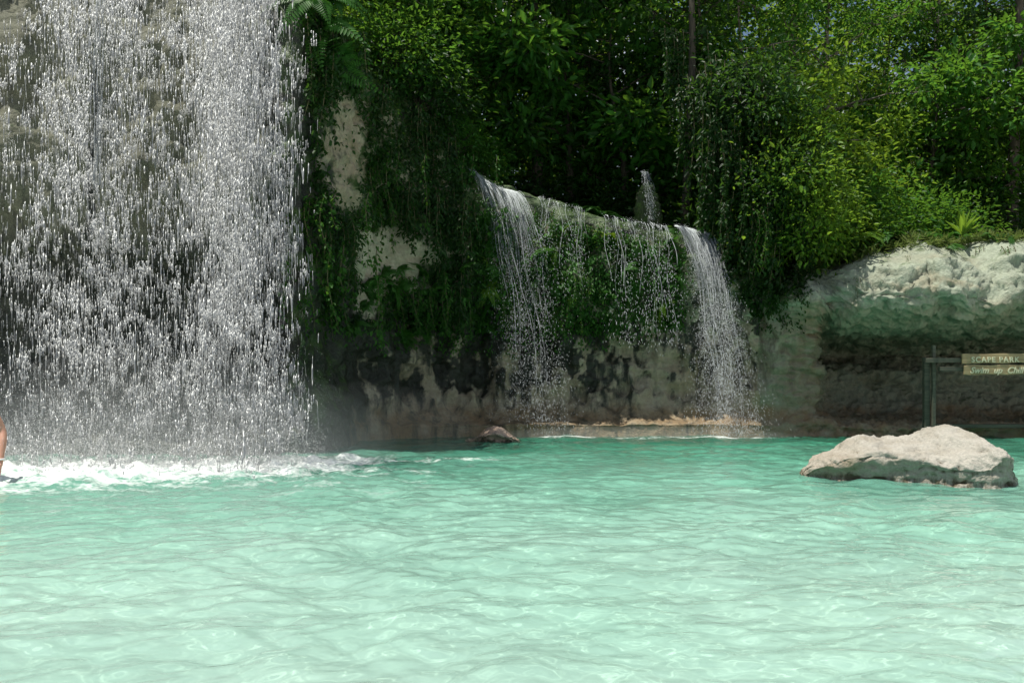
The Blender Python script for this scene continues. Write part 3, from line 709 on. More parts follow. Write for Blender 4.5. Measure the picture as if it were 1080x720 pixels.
def bs(px, df, brow, ridge, dr, dk):
    """slice by px at mean depth: front depth df, brow pixel row, ridge pixel row, ridge depth, back depth"""
    return (X_(px, (df + dr) / 2), df, Z_(brow, df + .05), df + .06, Z_(ridge, dr), dr, dk)
boulder('boulder', 'large pale boulder rising from the pool near the cave sign', [
    bs(848, 10.0, 502, 500, 10.1, 10.15), bs(856, 9.88, 495, 490, 10.1, 10.3), bs(870, 9.75, 489, 481, 10.15, 10.45), bs(890, 9.62, 482, 472, 10.15, 10.6), bs(915, 9.5, 480, 461, 10.15, 10.7),
    bs(940, 9.42, 483, 461, 10.15, 10.75), bs(965, 9.3, 488, 459, 10.15, 10.75), bs(985, 9.2, 492, 455, 10.05, 10.65), bs(1005, 9.1, 495, 448, 10.0, 10.6), bs(1025, 9.02, 490, 448, 9.9, 10.5),
    bs(1042, 9.0, 480, 455, 9.75, 10.35), bs(1055, 9.05, 482, 468, 9.55, 10.1), bs(1064, 9.15, 495, 486, 9.45, 9.8), bs(1069, 9.25, 514, 512, 9.35, 9.5)], M_boulder)
boulder('boulder', 'small reddish rock in the pool below the leftmost thin waterfall', [
    bs(492, 15.4, 469, 468, 15.5, 15.7), bs(500, 15.2, 466, 463, 15.5, 15.9), bs(510, 15.0, 460, 454, 15.5, 16.0), bs(520, 14.95, 457, 449, 15.45, 16.0), bs(530, 14.95, 459, 450, 15.4, 15.9), bs(540, 15.0, 463, 459, 15.3, 15.7), bs(547, 15.15, 469, 468, 15.3, 15.5)], M_small_rock, .8, 5.0)

o = boulder('boulder', 'dark mossy rock behind the small upper cascade', [(2.55, 17.75, .3, 17.85, .35, 17.95, 18.1), (2.65, 17.7, .75, 17.8, .85, 18.0, 18.4), (2.78, 17.68, .98, 17.8, 1.08, 18.0, 18.5), (2.95, 17.7, .9, 17.8, 1.0, 18.0, 18.5), (3.1, 17.75, .5, 17.85, .6, 18.0, 18.4), (3.2, 17.85, .2, 17.95, .22, 18.0, 18.2)], M_dark_rock, 1.0, 9.0)
o.location.z = 4.15
# ------------------------------------------------------------------ plants : prototypes
def crown_clusters(tips, per, rad, Ls, flat=.6, upb=.5):
    c, ax, no, L, Wd, ti = [], [], [], [], [], []
    for t in tips:
        n = int(per * rng.uniform(.6, 1.3)); off = rng.normal(0, 1, (n, 3)) * rad * np.array([1, 1, flat])
        pos = t + off
        a = nrm(off + rng.normal(0, .7 * rad, (n, 3)) + np.array([0, 0, -.3 * rad]))
        nn = nrm(rng.normal(0, .55, (n, 3)) + np.array([0, 0, upb + .6]))
        l = rng.uniform(*Ls, n)
        c.append(pos); ax.append(a); no.append(nn); L.append(l); Wd.append(l * rng.uniform(.38, .55, n)); ti.append(np.clip(rng.normal(.45, .2, n) + rng.normal(0, .12), 0, 1))
    return leaves(*(np.concatenate(k) for k in (c, ax, no, L, Wd, ti)))
def make_tree_meshes(idx, H, R, mat, bark, per=70, Ls=(.12, .22), trunk_r=.12, first=.28, nlimb=13, lean=.3, crad=.42):
    mb = MB(); tips = []
    n = 14; t = np.linspace(0, 1, n)
    bend = rng.normal(0, lean, 2)
    tr = np.stack([bend[0] * t ** 1.5 + .12 * np.sin(t * 7 + idx), bend[1] * t ** 1.5 + .12 * np.cos(t * 6 + idx), t * H * .9], 1); tr[:, :2] -= tr[0, :2]
    mb.tube(tr, trunk_r * (1.15 - .95 * t), 8)
    for k in range(nlimb):
        f = first + (1 - first) * (k + rng.random()) / nlimb; f = min(f, .98)
        p0 = np.array([np.interp(f, t, tr[:, j]) for j in range(3)])
        az = k * 2.4 + rng.normal(0, .4); ln = R * rng.uniform(.65, 1.1) * (1.05 - .55 * abs(f - .55))
        up_ = rng.uniform(.1, .7)
        s = np.linspace(0, 1, 7)[:, None]
        dirv = np.array([math.cos(az), math.sin(az), up_])
        pts = p0 + dirv * ln * s + np.array([0, 0, -.25 * ln]) * s ** 2 + rng.normal(0, .05, (7, 3)) * s
        mb.tube(pts, trunk_r * .42 * (1.1 - s[:, 0]) * (1.1 - .6 * f), 5)
        for m in range(5):
            q = rng.uniform(.35, 1.0); b0 = np.array([np.interp(q, s[:, 0], pts[:, j]) for j in range(3)])
            dv = nrm(rng.normal(0, 1, 3) * np.array([1, 1, .5]) + dirv * .4) * ln * rng.uniform(.22, .45)
            e = np.linspace(0, 1, 4)[:, None]; sp = b0 + dv * e + np.array([0, 0, -.1]) * e ** 2
            mb.tube(sp, .016 * (1.2 - e[:, 0]), 4)
            tips += [sp[-1], sp[2] + rng.normal(0, .12, 3)]
        tips.append(pts[-1])
    tips += [tr[-1] + rng.normal(0, .3, 3) for _ in range(6)]
    v, q, ti = crown_clusters(np.array(tips), per, crad, Ls)
    return mb.mesh('trunk', bark), np_mesh('crown', v, q, mat, False, ti)
TREES = [
    make_tree_meshes(0, 9.5, 2.7, M_leaf_dark, M_bark_dark, 30, (.11, .23), .10, .30, 14, .3, .30),
    make_tree_meshes(1, 10.5, 2.9, M_leaf_mid, M_bark, 28, (.10, .21), .11, .32, 14, .3, .30),
    make_tree_meshes(2, 8.5, 2.7, M_leaf_mid, M_bark, 46, (.08, .17), .08, .25, 14, .3, .30),
    make_tree_meshes(3, 11, 3.2, M_leaf_dark, M_bark_dark, 30, (.15, .30), .14, .28, 15, .3, .36),
    make_tree_meshes(4, 9, 2.8, M_leaf_bright, M_bark_dark, 36, (.11, .22), .09, .12, 16, .3, .33),
    make_tree_meshes(5, 5.2, 2.3, M_leaf_mid, M_bark_dark, 46, (.13, .27), .07, .08, 14, .4, .30),
    make_tree_meshes(6, 4.8, 2.2, M_leaf_bright, M_bark_dark, 44, (.12, .24), .06, .08, 14, .4, .28),
    make_tree_meshes(7, 15.5, 4.2, M_leaf_mid, M_bark_dark, 34, (.13, .27), .13, .60, 16, .5, .40),  # high crown out of view, added to shade the forest
]
def tree(kind, px, d, label, sc=1.0, group='forest trees above the cliff', z=None, rz=None):
    x = X_(px, d); tr, cr = TREES[kind]
    zz = float(gz(np.array(x), np.array(d))) - .15 if z is None else z
    o = empty('tree', (x, d, zz)); o.rotation_euler = (0, 0, rng.uniform(0, 6.28) if rz is None else rz); o.scale = (sc, sc, sc)
    link('trunk', tr, o); link('crown', cr, o); tag(o, label, 'tree', group); return o

def fern_mesh(nf, L, mat, droop=1.0, hang=False, width=.16):
    C, A, Nn, LL, WW, T = [], [], [], [], [], []; mb = MB()
    for k in range(nf):
        az = rng.uniform(0, 2 * math.pi); l = L * rng.uniform(.7, 1.15)
        s = np.linspace(0, 1, 22); el = rng.uniform(.5, 1.2)
        r = l * (s * math.cos(el) * .9 + .22 * s ** 2); zz = l * (s * math.sin(el) - droop * .95 * s ** 2)
        p = np.stack([math.cos(az) * r, math.sin(az) * r, zz], 1); tan = nrm(np.gradient(p, axis=0)); side = nrm(np.cross(tan, [0, 0, 1.0])); upv = np.cross(side, tan)
        mb.tube(p[::3] , .006 * (1.3 - s[::3]), 4, cap=False)
        prof = np.sin(np.clip(s * 1.05, 0, 1) * math.pi) ** .7 * (1 - .55 * s); w = width * L * 1.6 * prof
        for sg in (-1, 1):
            a = side * sg + tan * .45 - upv * .15
            C.append(p[2:]); A.append(a[2:]); Nn.append(upv[2:]); LL.append(np.maximum(w[2:], .01)); WW.append(np.full(20, l / 22 * 1.05)); T.append(np.clip(rng.normal(.45, .12, 20) + .2 * s[2:], 0, 1))
    v, q, t = leaves(*(np.concatenate(k) for k in (C, A, Nn, LL, WW, T)), fold=.1)
    mv = np.concatenate(mb.v); mf = np.concatenate(mb.f)
    return np.concatenate([v, mv]), np.concatenate([q, mf + len(v)]), np.concatenate([t, np.full(len(mf), .3)])
FERNS = []
for k in range(5):
    v, q, t = fern_mesh(rng.integers(11, 17), .62, M_fern, rng.uniform(.8, 1.3)); FERNS.append(np_mesh('fronds', v, q, M_fern, False, t))
FERNS_BRIGHT = []
for k in range(2):
    v, q, t = fern_mesh(14, .62, M_leaf_bright, 1.0); FERNS_BRIGHT.append(np_mesh('fronds', v, q, M_leaf_bright, False, t))

def vine_mesh(Lv, nst, spread, mat, leafL, per_m):
    mb = MB(); C, A, Nn, LL, T = [], [], [], [], []
    for k in range(nst):
        l = Lv * rng.uniform(.45, 1.0); m = 14; s = np.linspace(0, 1, m)
        x0, y0 = rng.normal(0, spread), rng.normal(0, spread * .35)
        p = np.stack([x0 + .08 * np.sin(s * 5 + k) * s + rng.normal(0, .03) * s, y0 - .12 * np.sin(s * math.pi) , .15 * np.sin(s * 3) * (1 - s) - l * s], 1)
        mb.tube(p, .007 * (1.2 - .8 * s), 4, cap=False)
        n = max(4, int(l * per_m)); q = rng.random(n); c = np.stack([np.interp(q, s, p[:, j]) for j in range(3)], 1)
        a = rand_dir(n) * np.array([1, 1, .4]) + np.array([0, -.35, -.75])
        C.append(c + rng.normal(0, .03, (n, 3))); A.append(a); Nn.append(nrm(rng.normal(0, .4, (n, 3)) + np.array([0, -.8, .8]))); LL.append(rng.uniform(*leafL, n)); T.append(np.clip(rng.normal(.45, .2, n), 0, 1))
    L = np.concatenate(LL)
    v, q, t = leaves(np.concatenate(C), np.concatenate(A), np.concatenate(Nn), L, L * rng.uniform(.4, .62, len(L)), np.concatenate(T))
    return mb.mesh('stems', M_stem), np_mesh('foliage', v, q, mat, False, t)
VINES = [vine_mesh(1.7, 9, .26, M_leaf_dark, (.06, .13), 46), vine_mesh(1.3, 11, .30, M_leaf_mid, (.05, .10), 55), vine_mesh(2.4, 8, .24, M_leaf_dark, (.08, .15), 40), vine_mesh(3.6, 9, .34, M_leaf_dark, (.08, .16), 38), vine_mesh(1.5, 3, .10, M_leaf_mid, (.03, .06), 26)]
def vine(kind, p, label, sc=1.0, group='vines hanging over the cliff'):
    st, fo = VINES[kind]; o = empty('hanging_vine', p); o.rotation_euler = (0, 0, rng.normal(0, .35)); o.scale = (sc, sc, sc * rng.uniform(.85, 1.15))
    link('stems', st, o); link('foliage', fo, o); tag(o, label, 'vine', group); return o
def fern(p, label, sc=1.0, group='ferns on the cliff', tilt=(0, 0), bright=False, name='fern'):
    me = random.choice(FERNS_BRIGHT if bright else FERNS); o = link(name, me, None, p); o.rotation_euler = (tilt[0], tilt[1], rng.uniform(0, 6.28)); o.scale = (sc,) * 3
    tag(o, label, 'fern', group); return o
def bush_mesh(R, H, n, mat, Ls):
    ncl = n // 40; mb = MB(); tips = []
    for k in range(ncl):
        d = rand_dir(1)[0]; d[2] = abs(d[2]); rr = rng.uniform(.55, 1.0)
        tip = d * np.array([R, R, H]) * rr + np.array([0, 0, .1]); tips.append(tip)
        s = np.linspace(0, 1, 5)[:, None]; mb.tube(tip * s + np.array([0, 0, .12]) * np.sin(s * 3), .012 * (1.2 - s[:, 0]), 4, cap=False)
    v, q, t = crown_clusters(np.array(tips), 40, .20 * (R + H) / 2 + .04, Ls, .8)
    return mb.mesh('stems', M_bark_dark), np_mesh('foliage', v, q, mat, False, t)
BUSHES = [bush_mesh(.9, 1.1, 2600, M_leaf_dark, (.08, .15)), bush_mesh(.9, 1.0, 2200, M_leaf_bright, (.09, .16)), bush_mesh(.7, .7, 2000, M_leaf_mid, (.06, .11)), bush_mesh(1.3, 1.6, 5200, M_leaf_mid, (.09, .17))]
def bush(kind, p, label, sc=1.0, group='bushes above the cliff', tilt=0):
    st, fo = BUSHES[kind]; o = empty('bush', p); o.rotation_euler = (tilt, 0, rng.uniform(0, 6.28)); o.scale = (sc,) * 3
    link('stems', st, o); link('foliage', fo, o); tag(o, label, 'bush', group); return o

# ------------------------------------------------------------------ leafy carpets hugging the cliff (uncountable)
def in_poly(pts, poly):
    x, y = pts.T; ins = np.zeros(len(pts), bool); n = len(poly)
    for i in range(n):
        x1, y1 = poly[i]; x2, y2 = poly[i - 1]
        c = ((y1 > y) != (y2 > y)) & (x < (x2 - x1) * (y - y1) / (y2 - y1 + 1e-9) + x1); ins ^= c
    return ins
HOLES = [(363, 158, 25, 62), (408, 272, 40, 40), (445, 266, 30, 17), (388, 318, 15, 20), (356, 372, 14, 16), (415, 385, 12, 24), (503, 388, 12, 16), (446, 380, 10, 22)]
def carpet(name, label, poly, n, Ls, mat, lift=.06, down=.8, nz_=1.0, wr=(.35, .6)):
    poly = np.array(poly, float); lo = poly.min(0); hi = poly.max(0)
    pts = rng.uniform(lo, hi, (n * 3, 2)); pts = pts[in_poly(pts, poly)]
    cl = perlin(np.concatenate([pts * .045, np.zeros((len(pts), 1))], 1)) * nz_; pts = pts[rng.random(len(pts)) < np.clip(.62 + cl, .05, 1)]
    for cx, cy, rx, ry in HOLES:
        e = ((pts[:, 0] - cx) / rx) ** 2 + ((pts[:, 1] - cy) / ry) ** 2; pts = pts[(e > .8) | (rng.random(len(pts)) < .04)]
    P, Nn = pick_many(pts[:n]); m = len(P)
    P = P + rng.normal(0, .03, (m, 3)) + Nn * (np.abs(rng.normal(0, lift, m)))[:, None]
    L = rng.uniform(*Ls, m); ax = rand_dir(m) * .8 + Nn * .35 + np.array([0, -.2, -down]); no = nrm(Nn + rng.normal(0, .45, (m, 3)) + np.array([0, 0, .6]))
    clump = perlin(P * 1.3) * .3
    v, q, t = leaves(P, ax, no, L, L * rng.uniform(*wr, m), np.clip(rng.normal(.42, .18, m) + clump, 0, 1))
    o = link(name, np_mesh(name, v, q, mat, False, t)); tag(o, label, 'foliage', kind='stuff')
carpet('creeper_foliage', 'dark creeper foliage covering the cliff corner beside the big waterfall', [(322, -10), (470, -10), (500, 175), (520, 340), (430, 345), (345, 345), (330, 200)], 15000, (.05, .12), M_leaf_dark, .09)
carpet('fern_foliage', 'green fern foliage draping the lip behind the thin waterfalls', [(492, 204), (560, 226), (640, 247), (722, 262), (725, 330), (700, 345), (620, 350), (560, 345), (500, 350), (430, 350), (430, 320), (500, 300)], 9500, (.05, .13), M_fern, .07, 1.0)
carpet('fern_foliage', 'small green sprigs dotting the damp rock low on the wall', [(350, 340), (520, 340), (700, 335), (720, 350), (640, 365), (560, 375), (480, 372), (350, 372)], 1300, (.04, .09), M_fern, .04, 1.0, 1.8)
carpet('creeper_foliage', 'dark creeper foliage between the rightmost thin waterfall and the cave', [(740, 200), (860, 230), (862, 290), (840, 310), (800, 335), (770, 300), (735, 250)], 5000, (.06, .13), M_leaf_dark, .10)
carpet('grass_foliage', 'grassy fringe along the top of the cave overhang', [(845, 225), (1085, 195), (1085, 246), (1020, 252), (950, 262), (900, 275), (845, 290)], 9000, (.08, .24), M_grass, .05, -.25, 1.0, (.08, .15))
carpet('fern_foliage', 'sparse dark leaves on the pale pillar', [(780, 300), (860, 290), (845, 345), (800, 350)], 350, (.05, .10), M_leaf_dark, .05, 1, 1.8)

# ------------------------------------------------------------------ hanging vines and ferns, one by one
def on_cliff(px, py, out=.1):
    r = pick(px, py); return None if r is None else r[0] + r[1] * out
V1 = [(332, 20, 2, 1.0), (392, 92, 0, 1.0), (410, 70, 2, .9), (428, 110, 0, 1.0), (450, 120, 2, .9), (470, 140, 0, 1.0), (486, 165, 1, 1.0), (336, 205, 1, 1.0), (350, 228, 0, .9), (338, 262, 1, 1.1), (395, 205, 1, .8), (420, 190, 0, .9),
      (445, 205, 0, 1.0), (468, 195, 2, .8), (480, 215, 0, 1.0), (430, 292, 1, .9), (455, 300, 1, .8), (478, 280, 0, .8), (400, 160, 1, 1.0), (352, 290, 1, .9)]
for k, (a, b, kd, s) in enumerate(V1):
    p = on_cliff(a, b, .12)
    if p is None: continue
    where = 'beside the big waterfall' if a < 360 else ('above the pale rock patch' if b < 230 and a < 440 else ('below the pale rock patch' if b > 270 else 'just left of the leftmost thin waterfall'))
    vine(kd, p, 'dark leafy vine curtain hanging on the cliff corner ' + where, s, 'vines on the cliff corner ' + where)
V2 = [(556, 222, 1, .7), (604, 230, 1, .7), (625, 236, 1, .7), (668, 246, 1, .6), (708, 252, 1, .7), (590, 280, 1, .6), (640, 262, 0, .6), (572, 262, 1, .7), (612, 290, 1, .5), (655, 318, 1, .5), (700, 310, 1, .5), (585, 320, 1, .55), (540, 318, 1, .6)]
for a, b, kd, s in V2:
    p = on_cliff(a, b, .08)
    if p is not None: vine(kd, p, 'short green vine between the thin waterfalls', s, 'vines between the thin waterfalls')
for k in range(34):
    a = rng.uniform(505, 722); b = 225 + (a - 505) * .12 + rng.uniform(5, 95)
    p = on_cliff(a, b, .03)
    if p is not None: fern(p, 'small green fern clinging between the thin waterfalls', rng.uniform(.45, .8), 'ferns between the thin waterfalls', (.9, 0), rng.random() < .25)
for k in range(26):
    a = rng.uniform(370, 505); b = rng.uniform(285, 358)
    p = on_cliff(a, b, .03)
    if p is not None: fern(p, 'dark fern drooping under the pale rock patch', rng.uniform(.45, .75), 'ferns under the pale rock patch', (.9, 0))
for a, b, s in ((338, 40, 1.7), (352, 75, 1.6), (326, 8, 1.6), (345, 5, 1.6)):
    p = on_cliff(a, b, .15)
    if p is not None: fern(p, 'large drooping fern beside the top of the big waterfall', s, 'large ferns beside the big waterfall', (.7, .2))
# draped mass over the corner above the cave
V3 = [(742, 16.9, 7.1, 3), (764, 16.8, 7.4, 3), (806, 16.7, 6.4, 2), (825, 16.8, 5.8, 2), (770, 16.5, 5.9, 2), (790, 16.4, 5.3, 2), (812, 16.4, 5.0, 2), (836, 16.4, 4.9, 0), (850, 16.4, 4.6, 0), (752, 16.8, 5.6, 2), (730, 17.2, 7.0, 2), (712, 17.8, 8.4, 2), (780, 16.4, 4.5, 0), (800, 16.4, 4.3, 1)]
for a, d, z, kd in V3:
    vine(kd, (X_(a, d), d, z), 'long dark vine curtain hanging between the rightmost thin waterfall and the cave', 1.0, 'vine curtains left of the cave')
for px, d, z, kd, sc in ((790, 16.9, 6.3, 0, 1.0), (822, 16.8, 5.6, 0, .9), (838, 16.5, 4.6, 0, 1.0), (806, 16.4, 4.3, 0, .7), (850, 16.3, 3.9, 1, .7), (836, 16.7, 4.7, 1, 1.0), (818, 16.9, 5.7, 1, .8), (862, 16.9, 4.4, 1, .8)):  # dark-leaved ones chosen so the mass looks less lit
    st, fo = BUSHES[kd]; o = empty('climbing_shrub', (X_(px, d), d, z)); o.rotation_euler = (.5, 0, rng.uniform(0, 6.28)); o.scale = (sc,) * 3
    link('stems', st, o); link('foliage', fo, o); tag(o, 'leafy climbing shrub tangled in the vine curtains left of the cave', 'shrub', 'climbing shrubs in the vine curtains')
# sparse vines on the overhang
for a, b, s, lb in ((1022, 258, .9, 'vine trailing down the overhang left of the pair above the sign'), (1034, 262, .7, 'vine trailing down the overhang between its neighbours above the sign'), (1063, 260, 1.1, 'rightmost vine trailing down the overhang above the sign'), (905, 290, .5, 'small vine on the left end of the overhang'), (955, 272, .4, 'short vine halfway along the overhang lip')):
    p = on_cliff(a, b, .08)
    if p is not None: vine(4, p, lb, s, 'vines trailing over the overhang')

# ------------------------------------------------------------------ bushes and ferns on top
def on_top(px, d, dz=0): x = X_(px, d); return (x, d, float(gz(np.array(x), np.array(d))) + dz)
for px, d, kd, s, lb in ((845, 17.0, 1, 1.0, 'bright yellow green bush left of the cave overhang'), (815, 17.4, 1, 1.1, 'bright bush behind the vine curtains'), (880, 17.6, 1, .9, 'bright bush over the left end of the overhang'),
                         (905, 18.6, 3, .9, 'broad mid green bush behind the overhang'), (950, 19.0, 2, 1.3, 'low fine leaved bush behind the grassy fringe'), (985, 19.4, 3, .8, 'rounded green bush behind the rosette plant'), (1025, 21.0, 0, 1.2, 'dark bush behind the bare sandy patch'),
                         (780, 18.2, 0, 1.3, 'dark bush in the vine mass'), (860, 19.6, 3, 1.2, 'large green bush below the forest trunks'), (740, 19.4, 0, 1.2, 'dark bush behind the rightmost thin waterfall'), (640, 20.2, 0, 1.1, 'dark bush behind the mossy lip'), (560, 20.6, 0, 1.2, 'dark bush behind the leftmost thin waterfall'),
                         (505, 18.2, 2, 1.0, 'bush where the leftmost thin waterfall starts'), (480, 17.6, 2, 1.0, 'bush on the cliff edge left of the thin waterfalls'), (440, 17.0, 0, 1.1, 'dark bush at the top of the cliff corner'), (410, 16.6, 3, .8, 'leafy bush above the pale rock patch'), (925, 17.6, 2, .8, 'little bush on the overhang edge')):
    bush(kd, on_top(px, d, -.1), lb, s)
for px, d, s in ((612, 17.9, 1.3), (632, 18.2, 1.5), (650, 18.5, 1.2), (598, 18.5, 1.2), (705, 18.2, 1.2), (725, 18.0, 1.3)):
    fern(on_top(px, d), 'arching fern behind the mossy lip of the thin waterfalls', s, 'ferns behind the mossy lip', bright=False)
for px, d, s in ((898, 17.2, .9), (915, 17.0, 1.0), (936, 17.2, 1.1), (955, 17.4, 1.0), (975, 17.6, 1.2), (1000, 18.0, 1.1), (1025, 18.2, 1.0), (870, 16.6, .9), (990, 18.6, 1.4), (965, 18.8, 1.3)):
    fern(on_top(px, d), 'light green fern in the grass above the overhang', s, 'ferns above the overhang', bright=rng.random() < .5)
for px, py, sc_ in ((895, 272, .55), (925, 262, .6), (948, 258, .5), (1002, 250, .6), (1040, 248, .55), (1060, 247, .5), (868, 282, .6), (975, 254, .5)):
    p = on_cliff(px, py, .05)
    if p is not None: fern(p, 'light green fern spilling over the edge of the overhang', sc_, 'ferns spilling over the overhang edge', (.4, 0))
for px, d in ((60, 14.6), (150, 14.9), (235, 14.7), (300, 14.4)):
    bush(3, (X_(px, d), d, 7.7), 'leafy bush on the brow of the big waterfall cliff', 1.0, 'bushes on the brow of the big waterfall cliff')
# rosette
n = 22; az = rng.uniform(0, 6.28, n); el = rng.uniform(.6, 1.4, n); ax = np.stack([np.cos(az) * np.cos(el), np.sin(az) * np.cos(el), np.sin(el)], 1); L = rng.uniform(.35, .6, n)
v, q, t = leaves(np.zeros((n, 3)), ax, np.stack([-np.cos(az), -np.sin(az), np.ones(n)], 1), L, L * .16, rng.uniform(.6, 1, n))
o = link('rosette_plant', np_mesh('rosette_plant', v, q, M_leaf_bright, False, t), None, on_top(1015, 17.0, -.05)); tag(o, 'bright spiky rosette plant on the grassy fringe', 'plant')

# ------------------------------------------------------------------ forest
tree(2, 462, 18.6, 'slim pale trunked tree just behind the cliff corner', .75)
tree(5, 415, 18.2, 'low leafy tree leaning over the cliff corner', .8)
tree(6, 385, 19.5, 'bright low tree behind the top of the big waterfall', .9)
tree(5, 510, 20.0, 'low dense tree over the start of the leftmost thin waterfall', 1.0)
tree(0, 560, 22.5, 'dark tree behind the leftmost thin waterfall', 1.0)
tree(3, 600, 21.0, 'broad leaved dark tree behind the faint trickles', .7)
tree(5, 650, 20.6, 'low leafy tree above the upper cascade', 1.15)
tree(0, 700, 22.0, 'dark tree behind the upper cascade', 1.05)
tree(0, 728, 19.8, 'vine laden dark tree above the rightmost thin waterfall', .85)
tree(2, 775, 20.6, 'fine leaved tree overhanging the vine curtains', .95)
tree(6, 838, 19.4, 'bright yellow green low tree left of the overhang', .85)
tree(1, 832, 23.0, 'tall tree with a straight trunk left of the overhang')
tree(1, 872, 22.0, 'grey trunked tree above the left end of the overhang', .95)
tree(6, 905, 21.0, 'bright low tree over the left end of the overhang', .75)
tree(4, 930, 26.5, 'yellow green sunlit tree deep in the forest above the overhang')
tree(5, 965, 21.6, 'low mid green tree above the grassy fringe', 1.0)
tree(1, 990, 23.5, 'forked tall tree above the sign', .95)
tree(0, 1050, 22.5, 'dark tree at the picture edge above the sandy patch', 1.0)
tree(5, 1085, 21.5, 'low tree cut by the picture edge', 1.0)
tree(4, 535, 27, 'sunlit yellow green tree seen through the gap behind the leftmost thin waterfall')
tree(4, 795, 27, 'sunlit tree glimpsed behind the vine curtains')
tree(1, 625, 26, 'mid green tall tree in the second rank behind the faint trickles')
tree(3, 690, 26.5, 'broad leaved tree in the second rank behind the vine laden tree')
tree(3, 465, 25, 'broad leaved tree behind the slim pale trunked tree')
tree(0, 1015, 27, 'dark tree in the second rank behind the forked tall tree')
tree(1, 1090, 26, 'mid green tall tree cut by the picture edge')
tree(4, 415, 28, 'pale sunlit tree far behind the cliff corner')
tree(7, 447, 19.2, 'tall bare trunked tree with an added shade canopy left of the leftmost thin waterfall')
tree(7, 565, 20.4, 'tall bare trunked tree with an added shade canopy above the faint trickles')
tree(7, 722, 18.7, 'tall tree added as a shade canopy leaning over the rightmost thin waterfall', .76)  # added to shade the vine mass beside it
tree(7, 1068, 21.0, 'tall bare trunked tree with an added shade canopy at the picture edge')
for px, d, kd in ((370, 33, 4), (500, 33, 4), (610, 34, 4), (660, 33, 4), (790, 33, 4), (840, 34, 4), (960, 34, 4), (1060, 35, 4)):
    tree(kd, px, d, 'one of the distant sunlit trees closing the forest', 1.35, 'distant trees closing the forest')
for px, d, kd, s_ in ((545, 24, 0, 1.4), (620, 23.5, 0, 1.5), (690, 23.5, 0, 1.5), (760, 23.5, 3, 1.2), (850, 24.5, 0, 1.5), (920, 24, 3, 1.2), (1000, 25, 0, 1.5), (1070, 24.5, 3, 1.2), (480, 22, 0, 1.4)):
    bush(kd, on_top(px, d, -.1), 'shade bush of the forest floor between the trunks', s_, 'bushes of the forest floor')

# distant wood that reads as one mass
def far_wood():
    n = 36000; az = rng.uniform(-.55, .62, n); d = rng.uniform(40, 52, n); x = az * d
    top = 17 + 5.0 * perlin(np.stack([x * .15, d * .1, np.zeros(n)], 1)); z = 5.2 + (top - 5.2) * rng.random(n) ** .8
    P = np.stack([x, d, z], 1); keep = perlin(P * .5) + .25 > rng.random(n) * .6; P = P[keep]; m = len(P); L = rng.uniform(.3, .6, m)
    v, q, t = leaves(P, rand_dir(m) + np.array([0, 0, -.3]), nrm(rng.normal(0, .5, (m, 3)) + np.array([0, 0, 1])), L, L * .5, np.clip(rng.normal(.5, .2, m), 0, 1))
    o = link('distant_forest', np_mesh('distant_forest', v, q, M_leaf_bright, False, t)); tag(o, 'far sunlit forest seen through the trees', 'forest', kind='stuff')
far_wood()

# ------------------------------------------------------------------ sign by the cave
def wood_mat(name, a, b):
    m, nt, out = newmat(name); tc = N(nt, 'ShaderNodeTexCoord'); mp = N(nt, 'ShaderNodeMapping'); mp.inputs['Scale'].default_value = (1.2, 10, 14)
    nt.links.new(tc.outputs['Object'], mp.inputs[0]); n = N(nt, 'ShaderNodeTexNoise'); n.inputs['Scale'].default_value = 2.5; n.inputs['Detail'].default_value = 7
    nt.links.new(mp.outputs[0], n.inputs[0]); r = ramp(nt, [(.3, a), (.7, b)]); nt.links.new(n.outputs[0], r.inputs[0])
    p = N(nt, 'ShaderNodeBsdfPrincipled'); p.inputs['Roughness'].default_value = .75; nt.links.new(r.outputs[0], p.inputs['Base Color'])
    bp = N(nt, 'ShaderNodeBump'); bp.inputs['Strength'].default_value = .4; bp.inputs['Distance'].default_value = .01; nt.links.new(n.outputs[0], bp.inputs['Height']); nt.links.new(bp.outputs[0], p.inputs['Normal'])
    nt.links.new(p.outputs[0], out.inputs[0]); return m
M_post = wood_mat('mossy_post_wood', (.035, .04, .028), (.11, .11, .075)); M_board = wood_mat('varnished_board_wood', (.20, .15, .075), (.40, .31, .165))
m_let, nt, out = newmat('cream_lettering'); p = N(nt, 'ShaderNodeBsdfPrincipled'); p.inputs['Base Color'].default_value = (.58, .56, .38, 1); p.inputs['Roughness'].default_value = .6; nt.links.new(p.outputs[0], out.inputs[0])
DS = 15.9
def beam(parent, name, a, b, w, h, mat, wav=0.0):
    """horizontal or vertical squared timber from a to b with worn edges"""
    a = np.array(a, float); b = np.array(b, float); n = 24; t = np.linspace(0, 1, n)[:, None]; P = a + (b - a) * t
    d = nrm(b - a); horiz = abs(d[2]) < .5; u = np.array([0, 1.0, 0]); v = np.cross(d, u)
    rings = []
    for i in range(n):
        wv = wav * math.sin(i * .9) + wav * rng.normal(0, .4); e = .86
        hh = h / 2 + wv * .5; ww = w / 2
        cs = [(-ww, -hh * e), (-ww * e, -hh), (ww * e, -hh), (ww, -hh * e), (ww, hh * e), (ww * e, hh), (-ww * e, hh), (-ww, hh * e)]
        rings.append([P[i] + u * c[0] + v * c[1] for c in cs])
    V = np.array(rings).reshape(-1, 3); I = np.arange(n * 8).reshape(n, 8); I2 = np.roll(I, -1, 1)
    f = np.stack([I[:-1], I2[:-1], I2[1:], I[1:]], -1).reshape(-1, 4)
    me = bpy.data.meshes.new(name); c = V.mean(0)
    pol = [tuple(q) for q in f] + [tuple(I[0][::-1]), tuple(I[-1])]
    off = np.array(parent.location); me.from_pydata([tuple(q - off) for q in V], [], pol); me.materials.append(mat); me.update()
    return link(name, me, parent)
sx = X_(984, DS)
